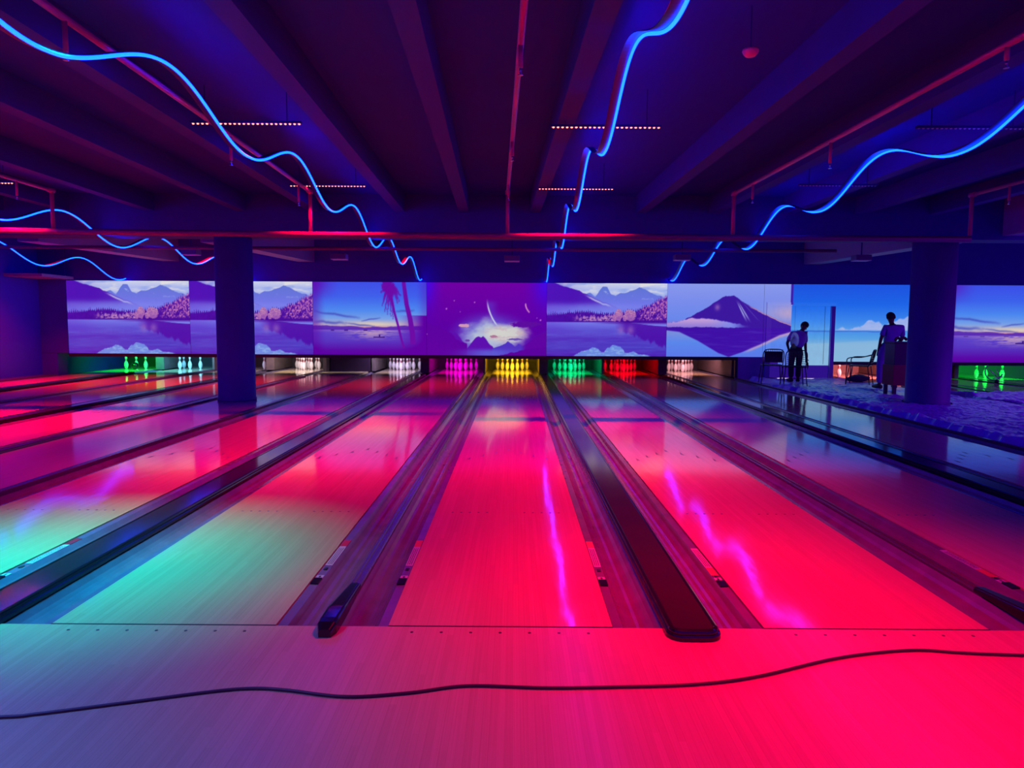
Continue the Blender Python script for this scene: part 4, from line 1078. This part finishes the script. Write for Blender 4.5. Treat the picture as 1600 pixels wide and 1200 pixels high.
chair((8.36, 17.3, .008), math.radians(-125), 'dark metal armchair with lattice back beside the standing man', arms=True)

# bag on the floor
b = MB(); vs = []; fs = []
N, K = 8, 22
for a in range(N + 1):
    th = math.pi * a / N
    for k in range(K):
        ph = 2*math.pi*k/K; rr = 1 + .18*math.sin(3*ph + a) + .1*math.sin(7*ph - a*1.3)
        vs.append((.27*math.sin(th)*math.cos(ph)*rr, .16*math.sin(th)*math.sin(ph)*rr, max(0, .085 + .09*math.cos(th)*(1 + .15*math.sin(5*ph)))))
for a in range(N):
    for k in range(K): fs.append((a*K+k, a*K+(k+1)%K, (a+1)*K+(k+1)%K, (a+1)*K+k))
b.add(vs, fs); o = b.build('crumpled_bag', mat('bag_cloth', (.035, .03, .06), .8), smooth=True); o.location = (8.66, 18.0, .008)
tag(o, label='dark crumpled bag on the floor under the lattice armchair', cat='bag')

# red cabinet on legs
cab = empty('cabinet', (8.06, 14.75, .006), label='dark red cabinet on short legs beside the right column', cat='cabinet')
def cbx(nm, m, d, bev=0, par=cab):
    b = MB(); b.box(*d); return b.build(nm, m, par, bevel=bev)
cbx('lower_body', M['cab_red'], (-.36, .40, -.22, .22, .20, .62), .006)
cbx('upper_body', M['cab_top'], (-.34, .38, -.20, .20, .62, 1.06), .006)
cbx('top_board', M['cab_top'], (-.36, .40, -.22, .22, 1.062, 1.09), .004)
dr = cbx('door_panel', mat('cab_door', (.018, .01, .025), .3), (-.02, .13, -.212, -.202, .45, .95))
cbx('door_panel', mat('cab_door_b', (.018, .01, .025), .3), (.20, .30, -.212, -.202, .42, .90))
for x in (-.20, -.09):
    b = MB()
    for k in range(1): b.tube([(x + .028*math.cos(a_), -.207, .60 + .028*math.sin(a_)) for a_ in np.linspace(0, 2*math.pi, 13)], .004, 6)
    b.build('ring_handle', M['brass'], cab)
for x in (-.30, .34):
    for y in (-.17, .17): cbx('leg', M['cab_top'], (x-.03, x+.03, y-.03, y+.03, 0, .20))
# things on top
def bottle(x, y, h, r_, lb):
    b = MB(); b.lathe([(r_, 0), (r_, h*.6), (r_*.9, h*.66), (r_*.35, h*.78), (r_*.35, h*.95), (r_*.45, h*.96), (r_*.45, h)], 0, 0, 16)
    o = b.build('bottle', mat('bottle_dark', (.04, .03, .16), .3), smooth=True); o.location = (x, y, 1.098); tag(o, label=lb, cat='bottle')
bottle(8.26, 14.72, .34, .075, 'tall dark bottle standing on top of the red cabinet, next to the right column')
boxobj('storage_box', mat('box_dark', (.05, .04, .16), .4), (8.095, 8.168, 14.66, 14.80, 1.098, 1.28), label='small dark box on the red cabinet, left of the bottle', cat='box')
b = MB(); b.tube(cat_rom([(-.05, 0, 0.03), (.0, .03, .07), (.07, 0, .05), (.13, .02, .08), (.19, 0, .03)], 4), [.03]*21, 10)
o = b.build('folded_cloth', mat('cloth_maroon', (.08, .015, .06), .8), smooth=True); o.location = (7.86, 14.72, 1.098); tag(o, label='small crumpled maroon cloth on the front edge of the red cabinet', cat='cloth')

# small reel and wheel by the green opening
rl = empty('cable_reel', (12.0, 17.9, 0), label='small reel on a wheel in front of the green-lit opening at far right', cat='reel')
b = MB(); b.tube([(x_ * 1.0, 0, z_) for x_, z_ in [(.22 * math.cos(a_) , .30 + .22 * math.sin(a_)) for a_ in np.linspace(math.pi * .75, math.pi * 1.9, 18)]], .014, 8); b.build('reel_rim', mat('reel_green', (.10, .22, .18), .4), rl, smooth=True)
b = MB(); b.tube([(-.12, 0, .34), (.15, 0, .10)], .010, 8); b.tube([(-.02, 0, .12), (.22, 0, .16)], .012, 8); b.tube([(.05, 0, .36), (.16, 0, .12)], .008, 8); b.build('reel_frame', M['brass'], rl, smooth=True)
b = MB(); b.tube([(.08, -.02, .045), (.08, .02, .045)], .045, 16); b.build('wheel', M['black'], rl, smooth=True)
